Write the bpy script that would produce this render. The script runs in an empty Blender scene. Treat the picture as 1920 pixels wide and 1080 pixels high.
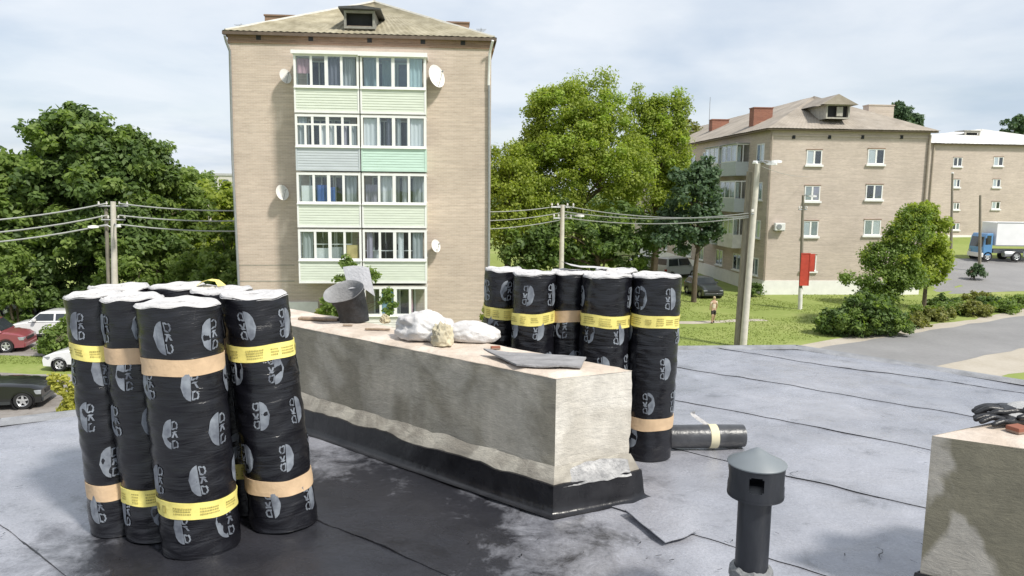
import bpy, bmesh, math, random
import numpy as np
from mathutils import Vector, Matrix, noise

# ------------------------------------------------------------------ scene, camera, sky, sun
SC = bpy.context.scene
COL = SC.collection
R = math.radians
FPX, PITCH, ROLL = 1387.0, R(7.5), R(0.6)
CZ, ZR = 8.17, 6.70                       # camera height and roof height above the ground

cam_d = bpy.data.cameras.new('camera')
cam = bpy.data.objects.new('camera', cam_d); COL.objects.link(cam)
cam_d.sensor_width = 36.0; cam_d.lens = FPX / 1920 * 36
cam_d.clip_start = 0.05; cam_d.clip_end = 4000
CM = (Matrix.Rotation(math.pi/2 - PITCH, 4, 'X') @ Matrix.Rotation(ROLL, 4, 'Z'))
cam.matrix_world = Matrix.Translation((0, 0, CZ)) @ CM
SC.camera = cam

SUN_EL, SUN_AZ = R(52), R(131)            # azimuth clockwise from +Y
SV = Vector((math.sin(SUN_AZ)*math.cos(SUN_EL), math.cos(SUN_AZ)*math.cos(SUN_EL), math.sin(SUN_EL)))
sun_d = bpy.data.lights.new('sun', 'SUN'); sun_d.energy = 3.7; sun_d.angle = R(6); sun_d.color = (1, .955, .87)
sun = bpy.data.objects.new('sun', sun_d); COL.objects.link(sun)
sun.rotation_euler = SV.to_track_quat('Z', 'Y').to_euler(); sun.location = (20, -20, 40)

W = bpy.data.worlds.new('World'); SC.world = W; W.use_nodes = True
wt = W.node_tree; wt.nodes.clear()
def wn(t, **k):
    n = wt.nodes.new(t)
    for a, b in k.items(): setattr(n, a, b)
    return n
wo = wn('ShaderNodeOutputWorld'); wb = wn('ShaderNodeBackground'); wb.inputs['Strength'].default_value = 0.1
sky = wn('ShaderNodeTexSky', sky_type='NISHITA', sun_disc=False, sun_elevation=SUN_EL, sun_rotation=SUN_AZ, air_density=1.0, dust_density=1.2, ozone_density=1.0)
tc = wn('ShaderNodeTexCoord'); sp = wn('ShaderNodeSeparateXYZ'); wt.links.new(tc.outputs['Generated'], sp.inputs[0])
zadd = wn('ShaderNodeMath', operation='ADD'); zadd.inputs[1].default_value = .16; wt.links.new(sp.outputs['Z'], zadd.inputs[0])
zmx = wn('ShaderNodeMath', operation='MAXIMUM'); zmx.inputs[1].default_value = .05; wt.links.new(zadd.outputs[0], zmx.inputs[0])
dx = wn('ShaderNodeMath', operation='DIVIDE'); dy = wn('ShaderNodeMath', operation='DIVIDE')
wt.links.new(sp.outputs['X'], dx.inputs[0]); wt.links.new(zmx.outputs[0], dx.inputs[1])
wt.links.new(sp.outputs['Y'], dy.inputs[0]); wt.links.new(zmx.outputs[0], dy.inputs[1])
cb = wn('ShaderNodeCombineXYZ'); wt.links.new(dx.outputs[0], cb.inputs[0]); wt.links.new(dy.outputs[0], cb.inputs[1])
cn = wn('ShaderNodeTexNoise'); cn.inputs['Scale'].default_value = .55; cn.inputs['Detail'].default_value = 8; cn.inputs['Roughness'].default_value = .56; cn.inputs['Distortion'].default_value = .5
wt.links.new(cb.outputs[0], cn.inputs['Vector'])
cr = wn('ShaderNodeValToRGB'); cr.color_ramp.elements[0].position = .33; cr.color_ramp.elements[0].color = (.62, .62, .62, 1)
cr.color_ramp.elements[1].position = .62; cr.color_ramp.elements[1].color = (.98, .98, .98, 1)
wt.links.new(cn.outputs['Fac'], cr.inputs[0])
cn2 = wn('ShaderNodeTexNoise'); cn2.inputs['Scale'].default_value = 1.1; cn2.inputs['Detail'].default_value = 6
wt.links.new(cb.outputs[0], cn2.inputs['Vector'])
cr2 = wn('ShaderNodeValToRGB'); cr2.color_ramp.elements[0].position = .3; cr2.color_ramp.elements[0].color = (4.9, 5.7, 6.8, 1)
cr2.color_ramp.elements[1].position = .56; cr2.color_ramp.elements[1].color = (7.2, 7.6, 8.1, 1)
wt.links.new(cn2.outputs['Fac'], cr2.inputs[0])
mx = wn('ShaderNodeMix', data_type='RGBA')
wt.links.new(cr.outputs[0], mx.inputs['Factor']); wt.links.new(sky.outputs[0], mx.inputs['A']); wt.links.new(cr2.outputs[0], mx.inputs['B'])
wt.links.new(mx.outputs['Result'], wb.inputs['Color']); wt.links.new(wb.outputs[0], wo.inputs[0])

SC.view_settings.view_transform = 'Standard'; SC.view_settings.look = 'None'
SC.view_settings.exposure = 0.34; SC.view_settings.gamma = 1.0
SC.render.engine = 'CYCLES'
SC.cycles.max_bounces = 8; SC.cycles.transparent_max_bounces = 16; SC.cycles.use_denoising = True

# ------------------------------------------------------------------ photo pixel -> place
C3 = CM.to_3x3()
def ray(px, py): return C3 @ Vector(((px-960)/FPX, (540-py)/FPX, -1))
def onz(px, py, z):
    d = ray(px, py); return Vector((0, 0, CZ)) + d * ((z-CZ)/d.z)
def ony(px, py, Y):
    d = ray(px, py); return Vector((0, 0, CZ)) + d * (Y/d.y)

# ------------------------------------------------------------------ materials
MATS = {}
def nmat(name):
    m = bpy.data.materials.new(name); m.use_nodes = True; MATS[name] = m
    nt = m.node_tree; return m, nt, nt.nodes['Principled BSDF']
def nd(nt, t, **k):
    n = nt.nodes.new(t)
    for a, b in k.items(): setattr(n, a, b)
    return n
def ramp(nt, fac, stops):
    r = nd(nt, 'ShaderNodeValToRGB'); e = r.color_ramp.elements
    while len(e) < len(stops): e.new(.5)
    for i, (p, c) in enumerate(stops):
        e[i].position = p; e[i].color = (*c, 1) if len(c) == 3 else c
    nt.links.new(fac, r.inputs[0]); return r.outputs[0]
def noise_fac(nt, scale, detail=5, rough=.55, dist=0, vec=None, stretch=None):
    n = nd(nt, 'ShaderNodeTexNoise'); n.inputs['Scale'].default_value = scale; n.inputs['Detail'].default_value = detail
    n.inputs['Roughness'].default_value = rough; n.inputs['Distortion'].default_value = dist
    if vec is None:
        vec = nd(nt, 'ShaderNodeTexCoord').outputs['Object']
    if stretch:
        mp = nd(nt, 'ShaderNodeMapping'); mp.inputs['Scale'].default_value = stretch
        nt.links.new(vec, mp.inputs[0]); vec = mp.outputs[0]
    nt.links.new(vec, n.inputs['Vector']); return n.outputs['Fac']
def bump(nt, bs, h, strength, dist):
    b = nd(nt, 'ShaderNodeBump'); b.inputs['Strength'].default_value = strength; b.inputs['Distance'].default_value = dist
    nt.links.new(h, b.inputs['Height']); nt.links.new(b.outputs[0], bs.inputs['Normal']); return b
def mat(name, c, rough=.7, var=.12, scale=6, c2=None, metal=0, bmp=0, bdist=.01, bscale=None, stretch=None, spec=.5, coat=0):
    if name in MATS: return MATS[name]
    m, nt, bs = nmat(name)
    if c2 is None:
        a = tuple(max(0, x*(1-var)) for x in c); b = tuple(min(1, x*(1+var)) for x in c)
    else: a, b = c, c2
    f = noise_fac(nt, scale, 6, stretch=stretch)
    nt.links.new(ramp(nt, f, [(.32, a), (.68, b)]), bs.inputs['Base Color'])
    bs.inputs['Roughness'].default_value = rough; bs.inputs['Metallic'].default_value = metal
    bs.inputs['Specular IOR Level'].default_value = spec; bs.inputs['Coat Weight'].default_value = coat
    if bmp: bump(nt, bs, noise_fac(nt, bscale or scale*4, 6, stretch=stretch), bmp, bdist)
    return m

def mat_brick(name, c1, c2, mortar, stain=.35):
    m, nt, bs = nmat(name)
    tcn = nd(nt, 'ShaderNodeTexCoord'); s = nd(nt, 'ShaderNodeSeparateXYZ'); nt.links.new(tcn.outputs['Object'], s.inputs[0])
    ad = nd(nt, 'ShaderNodeMath', operation='ADD'); nt.links.new(s.outputs['X'], ad.inputs[0]); nt.links.new(s.outputs['Y'], ad.inputs[1])
    cx = nd(nt, 'ShaderNodeCombineXYZ'); nt.links.new(ad.outputs[0], cx.inputs[0]); nt.links.new(s.outputs['Z'], cx.inputs[1])
    b = nd(nt, 'ShaderNodeTexBrick'); nt.links.new(cx.outputs[0], b.inputs['Vector'])
    b.inputs['Color1'].default_value = (*c1, 1); b.inputs['Color2'].default_value = (*c2, 1); b.inputs['Mortar'].default_value = (*mortar, 1)
    b.inputs['Scale'].default_value = 1; b.inputs['Brick Width'].default_value = .26; b.inputs['Row Height'].default_value = .077; b.inputs['Mortar Size'].default_value = .009
    b.inputs['Bias'].default_value = -.1
    f = noise_fac(nt, 1.6, 7, .7, stretch=(.25, .25, 5)); f2 = noise_fac(nt, .35, 5)
    k = ramp(nt, f, [(.3, (1-stain,)*3), (.72, (1.08,)*3)]); k2 = ramp(nt, f2, [(.3, (.86,)*3), (.7, (1.06,)*3)])
    m1 = nd(nt, 'ShaderNodeMix', data_type='RGBA', blend_type='MULTIPLY'); m1.inputs['Factor'].default_value = 1
    nt.links.new(b.outputs['Color'], m1.inputs['A']); nt.links.new(k, m1.inputs['B'])
    m2 = nd(nt, 'ShaderNodeMix', data_type='RGBA', blend_type='MULTIPLY'); m2.inputs['Factor'].default_value = 1
    nt.links.new(m1.outputs['Result'], m2.inputs['A']); nt.links.new(k2, m2.inputs['B'])
    nt.links.new(m2.outputs['Result'], bs.inputs['Base Color']); bs.inputs['Roughness'].default_value = .9
    bump(nt, bs, b.outputs['Fac'], -.5, .01)
    return m

def mat_glass(name, tint=(.92, .95, .96), refl=.015, rough=.02):
    m, nt, bs = nmat(name); nt.nodes.remove(bs); out = nt.nodes['Material Output']
    tr = nd(nt, 'ShaderNodeBsdfTransparent'); tr.inputs[0].default_value = (*tint, 1)
    gl = nd(nt, 'ShaderNodeBsdfGlossy'); gl.inputs['Roughness'].default_value = rough; gl.inputs['Color'].default_value = (.9, .95, 1, 1)
    lw = nd(nt, 'ShaderNodeLayerWeight'); lw.inputs['Blend'].default_value = .5
    fr = nd(nt, 'ShaderNodeMath', operation='POWER'); fr.inputs[1].default_value = 4; nt.links.new(lw.outputs['Facing'], fr.inputs[0])
    ad = nd(nt, 'ShaderNodeMath', operation='MULTIPLY_ADD'); ad.inputs[1].default_value = .7; ad.inputs[2].default_value = refl + .035; nt.links.new(fr.outputs[0], ad.inputs[0])
    bn = nd(nt, 'ShaderNodeBump'); bn.inputs['Strength'].default_value = .05; bn.inputs['Distance'].default_value = .05
    nt.links.new(noise_fac(nt, 1.5, 2), bn.inputs['Height']); nt.links.new(bn.outputs[0], gl.inputs['Normal'])
    mx_ = nd(nt, 'ShaderNodeMixShader'); nt.links.new(ad.outputs[0], mx_.inputs[0]); nt.links.new(tr.outputs[0], mx_.inputs[1]); nt.links.new(gl.outputs[0], mx_.inputs[2])
    nt.links.new(mx_.outputs[0], out.inputs[0]); return m

def mat_leaf(name, dark, light, trans=.35):
    m, nt, bs = nmat(name); out = nt.nodes['Material Output']
    g = nd(nt, 'ShaderNodeNewGeometry')
    f = noise_fac(nt, .55, 4)
    ad = nd(nt, 'ShaderNodeMix', data_type='FLOAT'); ad.inputs['Factor'].default_value = .5
    nt.links.new(g.outputs['Random Per Island'], ad.inputs['A']); nt.links.new(f, ad.inputs['B'])
    c = ramp(nt, ad.outputs['Result'], [(.18, dark), (.8, light)])
    nt.links.new(c, bs.inputs['Base Color']); bs.inputs['Roughness'].default_value = .55; bs.inputs['Specular IOR Level'].default_value = .35
    tl = nd(nt, 'ShaderNodeBsdfTranslucent')
    mc = nd(nt, 'ShaderNodeMix', data_type='RGBA', blend_type='MULTIPLY'); mc.inputs['Factor'].default_value = 1
    nt.links.new(c, mc.inputs['A']); mc.inputs['B'].default_value = (1.5, 1.6, .7, 1)
    nt.links.new(mc.outputs['Result'], tl.inputs[0])
    ms = nd(nt, 'ShaderNodeMixShader'); ms.inputs[0].default_value = trans
    nt.links.new(bs.outputs[0], ms.inputs[1]); nt.links.new(tl.outputs[0], ms.inputs[2]); nt.links.new(ms.outputs[0], out.inputs[0])
    return m

# ------------------------------------------------------------------ mesh helpers
def tag(o, label=None, cat=None, group=None, kind=None):
    if label: o['label'] = label
    if cat: o['category'] = cat
    if group: o['group'] = group
    if kind: o['kind'] = kind
    return o
def thing(name, label, cat, loc=(0, 0, 0), rz=0, group=None):
    o = bpy.data.objects.new(name, None); COL.objects.link(o); o.location = loc; o.rotation_euler = (0, 0, rz)
    o.empty_display_size = .2
    return tag(o, label, cat, group)
def link_mesh(name, me, mats, parent=None):
    o = bpy.data.objects.new(name, me); COL.objects.link(o); o.parent = parent
    for m in (mats if isinstance(mats, (list, tuple)) else [mats]): me.materials.append(m)
    return o

class MB:
    def __init__(s): s.v = []; s.f = []; s.m = []
    def add(s, vs, fs, mi=0):
        b = len(s.v); s.v += [tuple(v) for v in vs]; s.f += [tuple(b+i for i in f) for f in fs]; s.m += [mi]*len(fs); return s
    def box(s, x0, x1, y0, y1, z0, z1, mi=0, M=None):
        vs = [Vector((x, y, z)) for z in (z0, z1) for y in (y0, y1) for x in (x0, x1)]
        if M is not None: vs = [M @ v for v in vs]
        return s.add(vs, [(0, 2, 3, 1), (4, 5, 7, 6), (0, 1, 5, 4), (2, 6, 7, 3), (0, 4, 6, 2), (1, 3, 7, 5)], mi)
    def quad(s, a, b, c, d, mi=0): return s.add([a, b, c, d], [(0, 1, 2, 3)], mi)
    def prism(s, poly, z0, z1, mi=0, M=None):       # polygon in xy, extruded in z
        n = len(poly); vs = [Vector((x, y, z0)) for x, y in poly] + [Vector((x, y, z1)) for x, y in poly]
        if M is not None: vs = [M @ v for v in vs]
        return s.add(vs, [tuple(range(n-1, -1, -1)), tuple(range(n, 2*n))] + [(i, (i+1) % n, n+(i+1) % n, n+i) for i in range(n)], mi)
    def lathe(s, prof, n=24, mi=0, M=None, cap=True):
        vs = []; fs = []
        for r, z in prof:
            for i in range(n):
                a = 2*math.pi*i/n; v = Vector((r*math.cos(a), r*math.sin(a), z)); vs.append(M @ v if M is not None else v)
        for k in range(len(prof)-1):
            for i in range(n):
                j = (i+1) % n; fs.append((k*n+i, k*n+j, (k+1)*n+j, (k+1)*n+i))
        if cap:
            fs.append(tuple(range(n-1, -1, -1))); fs.append(tuple(range((len(prof)-1)*n, len(prof)*n)))
        return s.add(vs, fs, mi)
    def tube(s, pts, rad, n=8, mi=0):
        pts = [Vector(p) for p in pts]; rs = rad if isinstance(rad, (list, tuple)) else [rad]*len(pts)
        vs = []; fs = []
        up = Vector((0, 0, 1)) if abs((pts[-1]-pts[0]).normalized().z) < .9 else Vector((1, 0, 0))
        for k, p in enumerate(pts):
            t = (pts[min(k+1, len(pts)-1)] - pts[max(k-1, 0)]).normalized()
            a = t.cross(up).normalized(); b = a.cross(t).normalized()
            for i in range(n):
                w = 2*math.pi*i/n; vs.append(p + (a*math.cos(w) + b*math.sin(w))*rs[k])
        for k in range(len(pts)-1):
            for i in range(n):
                j = (i+1) % n; fs.append((k*n+i, k*n+j, (k+1)*n+j, (k+1)*n+i))
        fs.append(tuple(range(n-1, -1, -1))); fs.append(tuple(range((len(pts)-1)*n, len(pts)*n)))
        return s.add(vs, fs, mi)
    def frame(s, x0, x1, z0, z1, w, y0, y1, mi=0):  # rectangular frame in the xz plane
        s.box(x0, x0+w, y0, y1, z0, z1, mi); s.box(x1-w, x1, y0, y1, z0, z1, mi)
        s.box(x0+w, x1-w, y0, y1, z1-w, z1, mi); s.box(x0+w, x1-w, y0, y1, z0, z0+w, mi); return s
    def build(s, name, mats, parent=None, smooth=False, bevel=0, seg=2):
        me = bpy.data.meshes.new(name); me.from_pydata(s.v, [], s.f)
        me.polygons.foreach_set('material_index', s.m)
        if bevel or True:
            bm = bmesh.new(); bm.from_mesh(me)
            bmesh.ops.recalc_face_normals(bm, faces=bm.faces)
            if bevel:
                ed = [e for e in bm.edges if len(e.link_faces) == 2 and e.calc_face_angle(0) > .5]
                bmesh.ops.bevel(bm, geom=ed, offset=bevel, segments=seg, affect='EDGES', profile=.5)
            bm.to_mesh(me); bm.free()
        if smooth: 
            me.polygons.foreach_set('use_smooth', [True]*len(me.polygons))
            me.set_sharp_from_angle(angle=R(40))
        return link_mesh(name, me, mats, parent)

def copy_tree(o, parent=None):
    c = o.copy(); COL.objects.link(c); c.parent = parent
    for ch in list(o.children): copy_tree(ch, c)
    return c

def skin(name, verts, edges, radii, m, parent=None, root=0, sub=2):
    me = bpy.data.meshes.new(name); me.from_pydata(verts, edges, []); o = link_mesh(name, me, m, parent)
    md = o.modifiers.new('skin', 'SKIN'); md.use_smooth_shade = True
    sv = me.skin_vertices[0].data
    for i, r in enumerate(radii):
        sv[i].radius = r if isinstance(r, tuple) else (r, r); sv[i].use_root = (i == root)
    o.modifiers.new('sub', 'SUBSURF').levels = sub
    dg = bpy.context.evaluated_depsgraph_get(); dg.update()
    nm = bpy.data.meshes.new_from_object(o.evaluated_get(dg)); o.modifiers.clear(); o.data = nm
    if not nm.materials: nm.materials.append(m)
    nm.polygons.foreach_set('use_smooth', [True]*len(nm.polygons))
    return o

# ------------------------------------------------------------------ material set
random.seed(7); rng = np.random.default_rng(7)
BRICK = mat_brick('tan_brick', (.55, .44, .362), (.63, .515, .43), (.64, .56, .485), .24)
BRICK2 = mat_brick('beige_brick', (.52, .43, .37), (.61, .51, .445), (.62, .55, .49), .2)
BRICK3 = mat_brick('corbel_brick', (.27, .165, .115), (.36, .225, .155), (.33, .25, .19), .35)
REDBRICK = mat_brick('red_brick', (.30, .11, .07), (.38, .15, .09), (.33, .22, .17), .3)
UPVC = mat('white_frame', (.80, .80, .79), .45, .05, 3)
WPAINT = mat('white_paint', (.74, .72, .70), .8, .1, 2, bmp=.2)
PGREEN = mat('pale_green_siding', (.62, .665, .575), .6, .06, 1.5, stretch=(1, 1, 6))
PGREY = mat('pale_grey_siding', (.48, .52, .55), .6, .06, 1.5, stretch=(1, 1, 6))
PMINT = mat('mint_siding', (.51, .67, .59), .6, .06, 1.5, stretch=(1, 1, 6))
GLASS = mat_glass('window_glass'); GLASSB = mat_glass('tinted_glass', (.80, .88, .89), .05)
DARK = mat('dark_interior', (.03, .03, .035), .9)
CONC = mat('concrete', (.46, .44, .40), .9, .15, 5, bmp=.3)
POLEC = mat('pole_concrete', (.56, .53, .47), .9, .12, 3, bmp=.2)
POLED = mat('weathered_pole', (.22, .20, .16), .9, .2, 4, bmp=.3, stretch=(3, 3, .5))
METAL = mat('galvanised', (.55, .56, .57), .4, .1, 8, metal=.8)
GREYM = mat('grey_metal', (.30, .31, .32), .5, .1, 8, metal=.4)
WMETAL = mat('white_metal', (.72, .72, .71), .45, .06, 8)
BLACK = mat('black_rubber', (.018, .018, .02), .6, .2, 10)
WOOD = mat('old_wood', (.27, .20, .14), .85, .3, 5, stretch=(8, 1, 1), bmp=.3)
WIREM = mat('cable_sheath', (.34, .35, .34), .6, .1, 4)
BARK = mat('bark', (.11, .085, .06), .95, .35, 8, bmp=.6, bdist=.03, stretch=(2, 2, .5))

def mat_slate(name, a, b, lines=1.0):
    m, nt, bs = nmat(name); tcn = nd(nt, 'ShaderNodeTexCoord')
    f = noise_fac(nt, 1.6, 7, .65); f2 = noise_fac(nt, .5, 4)
    c = ramp(nt, f, [(.3, a), (.7, b)])
    k = ramp(nt, f2, [(.35, (.8,)*3), (.65, (1.08,)*3)])
    m1 = nd(nt, 'ShaderNodeMix', data_type='RGBA', blend_type='MULTIPLY'); m1.inputs['Factor'].default_value = 1
    nt.links.new(c, m1.inputs['A']); nt.links.new(k, m1.inputs['B']); nt.links.new(m1.outputs['Result'], bs.inputs['Base Color'])
    bs.inputs['Roughness'].default_value = .9
    bump(nt, bs, f, .4, .03); return m
SLATE = mat_slate('lichened_slate', (.23, .20, .13), (.42, .38, .28))
SLATE2 = mat_slate('brown_slate', (.29, .25, .205), (.39, .345, .295))
SLATE3 = mat_slate('pale_roof', (.62, .61, .58), (.76, .75, .72))

def mat_plaster(name, stain, pale, seed, scale=2.2, lo=.44, hi=.6, axis=None):
    m, nt, bs = nmat(name); tcn = nd(nt, 'ShaderNodeTexCoord')
    mp = nd(nt, 'ShaderNodeMapping'); mp.inputs['Location'].default_value = (seed, seed*.7, seed*.3); nt.links.new(tcn.outputs['Object'], mp.inputs[0])
    f = noise_fac(nt, scale, 3, .5, .9, vec=mp.outputs[0]); f2 = noise_fac(nt, 26, 8, .7, vec=mp.outputs[0]); f3 = noise_fac(nt, 5, 5, .6, vec=mp.outputs[0], stretch=(1.6, 1.6, .5))
    c = ramp(nt, f, [(lo, stain), (hi, pale)])
    k = ramp(nt, f2, [(.25, (.82,)*3), (.75, (1.12,)*3)]); k2 = ramp(nt, f3, [(.3, (.84,)*3), (.7, (1.08,)*3)])
    m1 = nd(nt, 'ShaderNodeMix', data_type='RGBA', blend_type='MULTIPLY'); m1.inputs['Factor'].default_value = 1
    nt.links.new(c, m1.inputs['A']); nt.links.new(k, m1.inputs['B'])
    m2 = nd(nt, 'ShaderNodeMix', data_type='RGBA', blend_type='MULTIPLY'); m2.inputs['Factor'].default_value = 1
    nt.links.new(m1.outputs['Result'], m2.inputs['A']); nt.links.new(k2, m2.inputs['B'])
    nt.links.new(m2.outputs['Result'], bs.inputs['Base Color']); bs.inputs['Roughness'].default_value = .92
    f5 = noise_fac(nt, 7, 9, .75, .4, vec=mp.outputs[0], stretch=(1, 1, 2.5))
    b1 = bump(nt, bs, f2, .5, .006)
    b2 = nd(nt, 'ShaderNodeBump'); b2.inputs['Strength'].default_value = .55; b2.inputs['Distance'].default_value = .02
    nt.links.new(f5, b2.inputs['Height']); nt.links.new(b2.outputs[0], b1.inputs['Normal']); return m
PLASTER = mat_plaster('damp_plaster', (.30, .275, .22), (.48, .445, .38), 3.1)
PLASTER_R = mat_plaster('patched_plaster', (.20, .185, .135), (.40, .375, .33), 8.6, 2.0, .48, .54)
SCREED = mat_plaster('top_screed', (.56, .47, .39), (.68, .59, .51), 1.3, 3)
MORTAR = mat_plaster('mortar_fillet', (.30, .275, .235), (.46, .43, .37), 5.5, 5)

def mat_roof():
    m, nt, bs = nmat('roofing_felt')
    f = noise_fac(nt, 1.1, 5, .6, .6); f2 = noise_fac(nt, 90, 4, .8); f3 = noise_fac(nt, 4.5, 9, .72, .35); f4 = noise_fac(nt, 1.7, 7, .65, .8, stretch=(1, 2.2, 1))
    c = ramp(nt, f, [(.3, (.20, .205, .235)), (.55, (.305, .31, .348)), (.75, (.385, .385, .42))])
    k = ramp(nt, f2, [(.3, (.74,)*3), (.7, (1.2,)*3)]); k3 = ramp(nt, f3, [(.28, (.36,)*3), (.43, (.9,)*3), (.56, (1.0,)*3), (.75, (1.22,)*3)])
    m1 = nd(nt, 'ShaderNodeMix', data_type='RGBA', blend_type='MULTIPLY'); m1.inputs['Factor'].default_value = 1
    nt.links.new(c, m1.inputs['A']); nt.links.new(k, m1.inputs['B'])
    m2 = nd(nt, 'ShaderNodeMix', data_type='RGBA', blend_type='MULTIPLY'); m2.inputs['Factor'].default_value = .85
    nt.links.new(m1.outputs['Result'], m2.inputs['A']); nt.links.new(k3, m2.inputs['B'])
    # darker zone of the felt between the rolls and the shaft, with a ragged outline
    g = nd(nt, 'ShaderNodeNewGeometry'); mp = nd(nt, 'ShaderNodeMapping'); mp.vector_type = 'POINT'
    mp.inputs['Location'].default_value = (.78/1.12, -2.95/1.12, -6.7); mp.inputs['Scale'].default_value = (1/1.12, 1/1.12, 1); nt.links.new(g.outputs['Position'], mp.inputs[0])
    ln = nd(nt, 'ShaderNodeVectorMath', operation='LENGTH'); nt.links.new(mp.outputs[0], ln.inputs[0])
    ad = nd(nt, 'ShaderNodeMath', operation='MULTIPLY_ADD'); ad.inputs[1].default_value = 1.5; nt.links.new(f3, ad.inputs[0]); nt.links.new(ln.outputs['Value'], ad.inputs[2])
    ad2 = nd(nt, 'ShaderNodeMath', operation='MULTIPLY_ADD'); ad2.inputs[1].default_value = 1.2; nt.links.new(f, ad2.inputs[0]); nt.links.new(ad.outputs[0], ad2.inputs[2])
    dark_zone = ramp(nt, nd_scale(nt, ad2.outputs[0], .33), [(.66, (1, 1, 1)), (.82, (0, 0, 0))])
    m3 = nd(nt, 'ShaderNodeMix', data_type='RGBA'); nt.links.new(dark_zone, m3.inputs['Factor']); nt.links.new(m2.outputs['Result'], m3.inputs['A'])
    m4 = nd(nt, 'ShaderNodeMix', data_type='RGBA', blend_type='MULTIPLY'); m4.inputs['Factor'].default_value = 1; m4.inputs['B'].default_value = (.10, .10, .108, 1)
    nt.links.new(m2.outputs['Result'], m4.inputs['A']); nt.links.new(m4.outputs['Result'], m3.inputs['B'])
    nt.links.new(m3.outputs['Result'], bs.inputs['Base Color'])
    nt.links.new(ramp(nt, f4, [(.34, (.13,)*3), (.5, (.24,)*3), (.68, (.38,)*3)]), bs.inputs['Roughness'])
    mi = nd(nt, 'ShaderNodeMix', data_type='FLOAT'); mi.inputs['A'].default_value = 2.1; mi.inputs['B'].default_value = 1.42; nt.links.new(dark_zone, mi.inputs['Factor']); nt.links.new(mi.outputs['Result'], bs.inputs['IOR'])
    b1 = bump(nt, bs, f2, .22, .003)
    b2 = nd(nt, 'ShaderNodeBump'); b2.inputs['Strength'].default_value = .45; b2.inputs['Distance'].default_value = .02
    nt.links.new(f3, b2.inputs['Height']); nt.links.new(b2.outputs[0], b1.inputs['Normal']); return m
def nd_scale(nt, x, k):
    n = nd(nt, 'ShaderNodeMath', operation='MULTIPLY'); n.inputs[1].default_value = k; nt.links.new(x, n.inputs[0]); return n.outputs[0]
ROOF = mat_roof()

def mat_film():
    m, nt, bs = nmat('black_film'); bs.inputs['Specular IOR Level'].default_value = .5
    f = noise_fac(nt, 3, 6, .6, .8, stretch=(1, 1, 7)); f2 = noise_fac(nt, 2.0, 4, .6)
    nt.links.new(ramp(nt, f2, [(.3, (.004, .004, .006)), (.7, (.011, .011, .015))]), bs.inputs['Base Color'])
    nt.links.new(ramp(nt, f2, [(.3, (.15,)*3), (.7, (.32,)*3)]), bs.inputs['Roughness'])
    bump(nt, bs, f, .5, .018); return m
FILM = mat_film()
LOGO = mat('grey_print', (.09, .10, .125), .5, .3, 18, c2=(.235, .26, .295), bmp=.2)
TAN = mat('brown_paper', (.56, .40, .25), .8, .1, 14, bmp=.25)
YEL = mat('yellow_paper', (.78, .68, .20), .7, .1, 12, bmp=.2)
YELP = mat('paper_print', (.42, .36, .10), .8, .3, 40)
COIL = mat('coil_end_white', (.52, .51, .51), .9, .14, 9, bmp=.7, bdist=.01, bscale=60)
BITU = mat('bitumen_black', (.007, .007, .009), .24, .5, 9, c2=(.02, .02, .023), bmp=.5, bdist=.01, bscale=12, spec=.45)
BITG = mat('bitumen_grey', (.24, .245, .26), .75, .25, 7, bmp=.7, bdist=.01, bscale=70)
SACK = mat('white_woven', (.48, .46, .45), .75, .07, 7, c2=(.66, .65, .65), bmp=.5, bdist=.01, bscale=60)
FOAM = mat('yellow_foam', (.50, .44, .30), .95, .3, 14, bmp=.9, bdist=.03, bscale=30)

# ground
def mat_ground(name, stops, scale, fine=8, rough=.95, b=.4, bd=.03):
    m, nt, bs = nmat(name)
    f = noise_fac(nt, scale, 6, .6); f2 = noise_fac(nt, fine, 5, .7)
    mxn = nd(nt, 'ShaderNodeMix', data_type='FLOAT'); mxn.inputs['Factor'].default_value = .4
    nt.links.new(f, mxn.inputs['A']); nt.links.new(f2, mxn.inputs['B'])
    nt.links.new(ramp(nt, mxn.outputs['Result'], stops), bs.inputs['Base Color']); bs.inputs['Roughness'].default_value = rough
    bs.inputs['Specular IOR Level'].default_value = .25
    bump(nt, bs, f2, b, bd); return m
GRASS = mat_ground('lawn', [(.3, (.155, .205, .045)), (.5, (.225, .275, .075)), (.7, (.32, .335, .13))], .16, 3)
ASPH = mat_ground('asphalt', [(.3, (.19, .188, .19)), (.7, (.29, .285, .285))], .25, 5, .8, .2, .01)
PARK = mat_ground('parking_asphalt', [(.3, (.14, .12, .105)), (.5, (.27, .25, .235)), (.7, (.34, .32, .31))], .3, 3, .7, .2, .01)
SAND = mat_ground('sandy_gravel', [(.3, (.34, .30, .24)), (.7, (.48, .44, .38))], .4, 6)
GBLADE = mat_leaf('grass_blades', (.15, .20, .045), (.31, .35, .12), .3)

# ------------------------------------------------------------------ terrain, roads
def H(x, y):
    t = min(max((y-56)/32, 0), 1.6); w = min(max((x-33)/9, 0), 1); w = w*w*(3-2*w)
    return 2.8*t**1.25*w
def sheet(name, poly4, m, off, nu=24, nv=24, wob=0, kind='structure', **k):
    a, b, c, d = [Vector((p[0], p[1], 0)) for p in poly4]
    vs = []; fs = []
    for j in range(nv+1):
        for i in range(nu+1):
            u, v = i/nu, j/nv
            p = a.lerp(b, u).lerp(d.lerp(c, u), v)
            if wob and (i in (0, nu) or j in (0, nv)):
                n = noise.noise_vector(p*.7)*wob; p = p + Vector((n.x, n.y, 0))
            vs.append((p.x, p.y, H(p.x, p.y)+off))
    for j in range(nv):
        for i in range(nu):
            q = j*(nu+1)+i; fs.append((q, q+1, q+nu+2, q+nu+1))
    me = bpy.data.meshes.new(name); me.from_pydata(vs, [], fs)
    o = link_mesh(name, me, m); return tag(o, k.get('label'), k.get('cat'), kind=kind)

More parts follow.
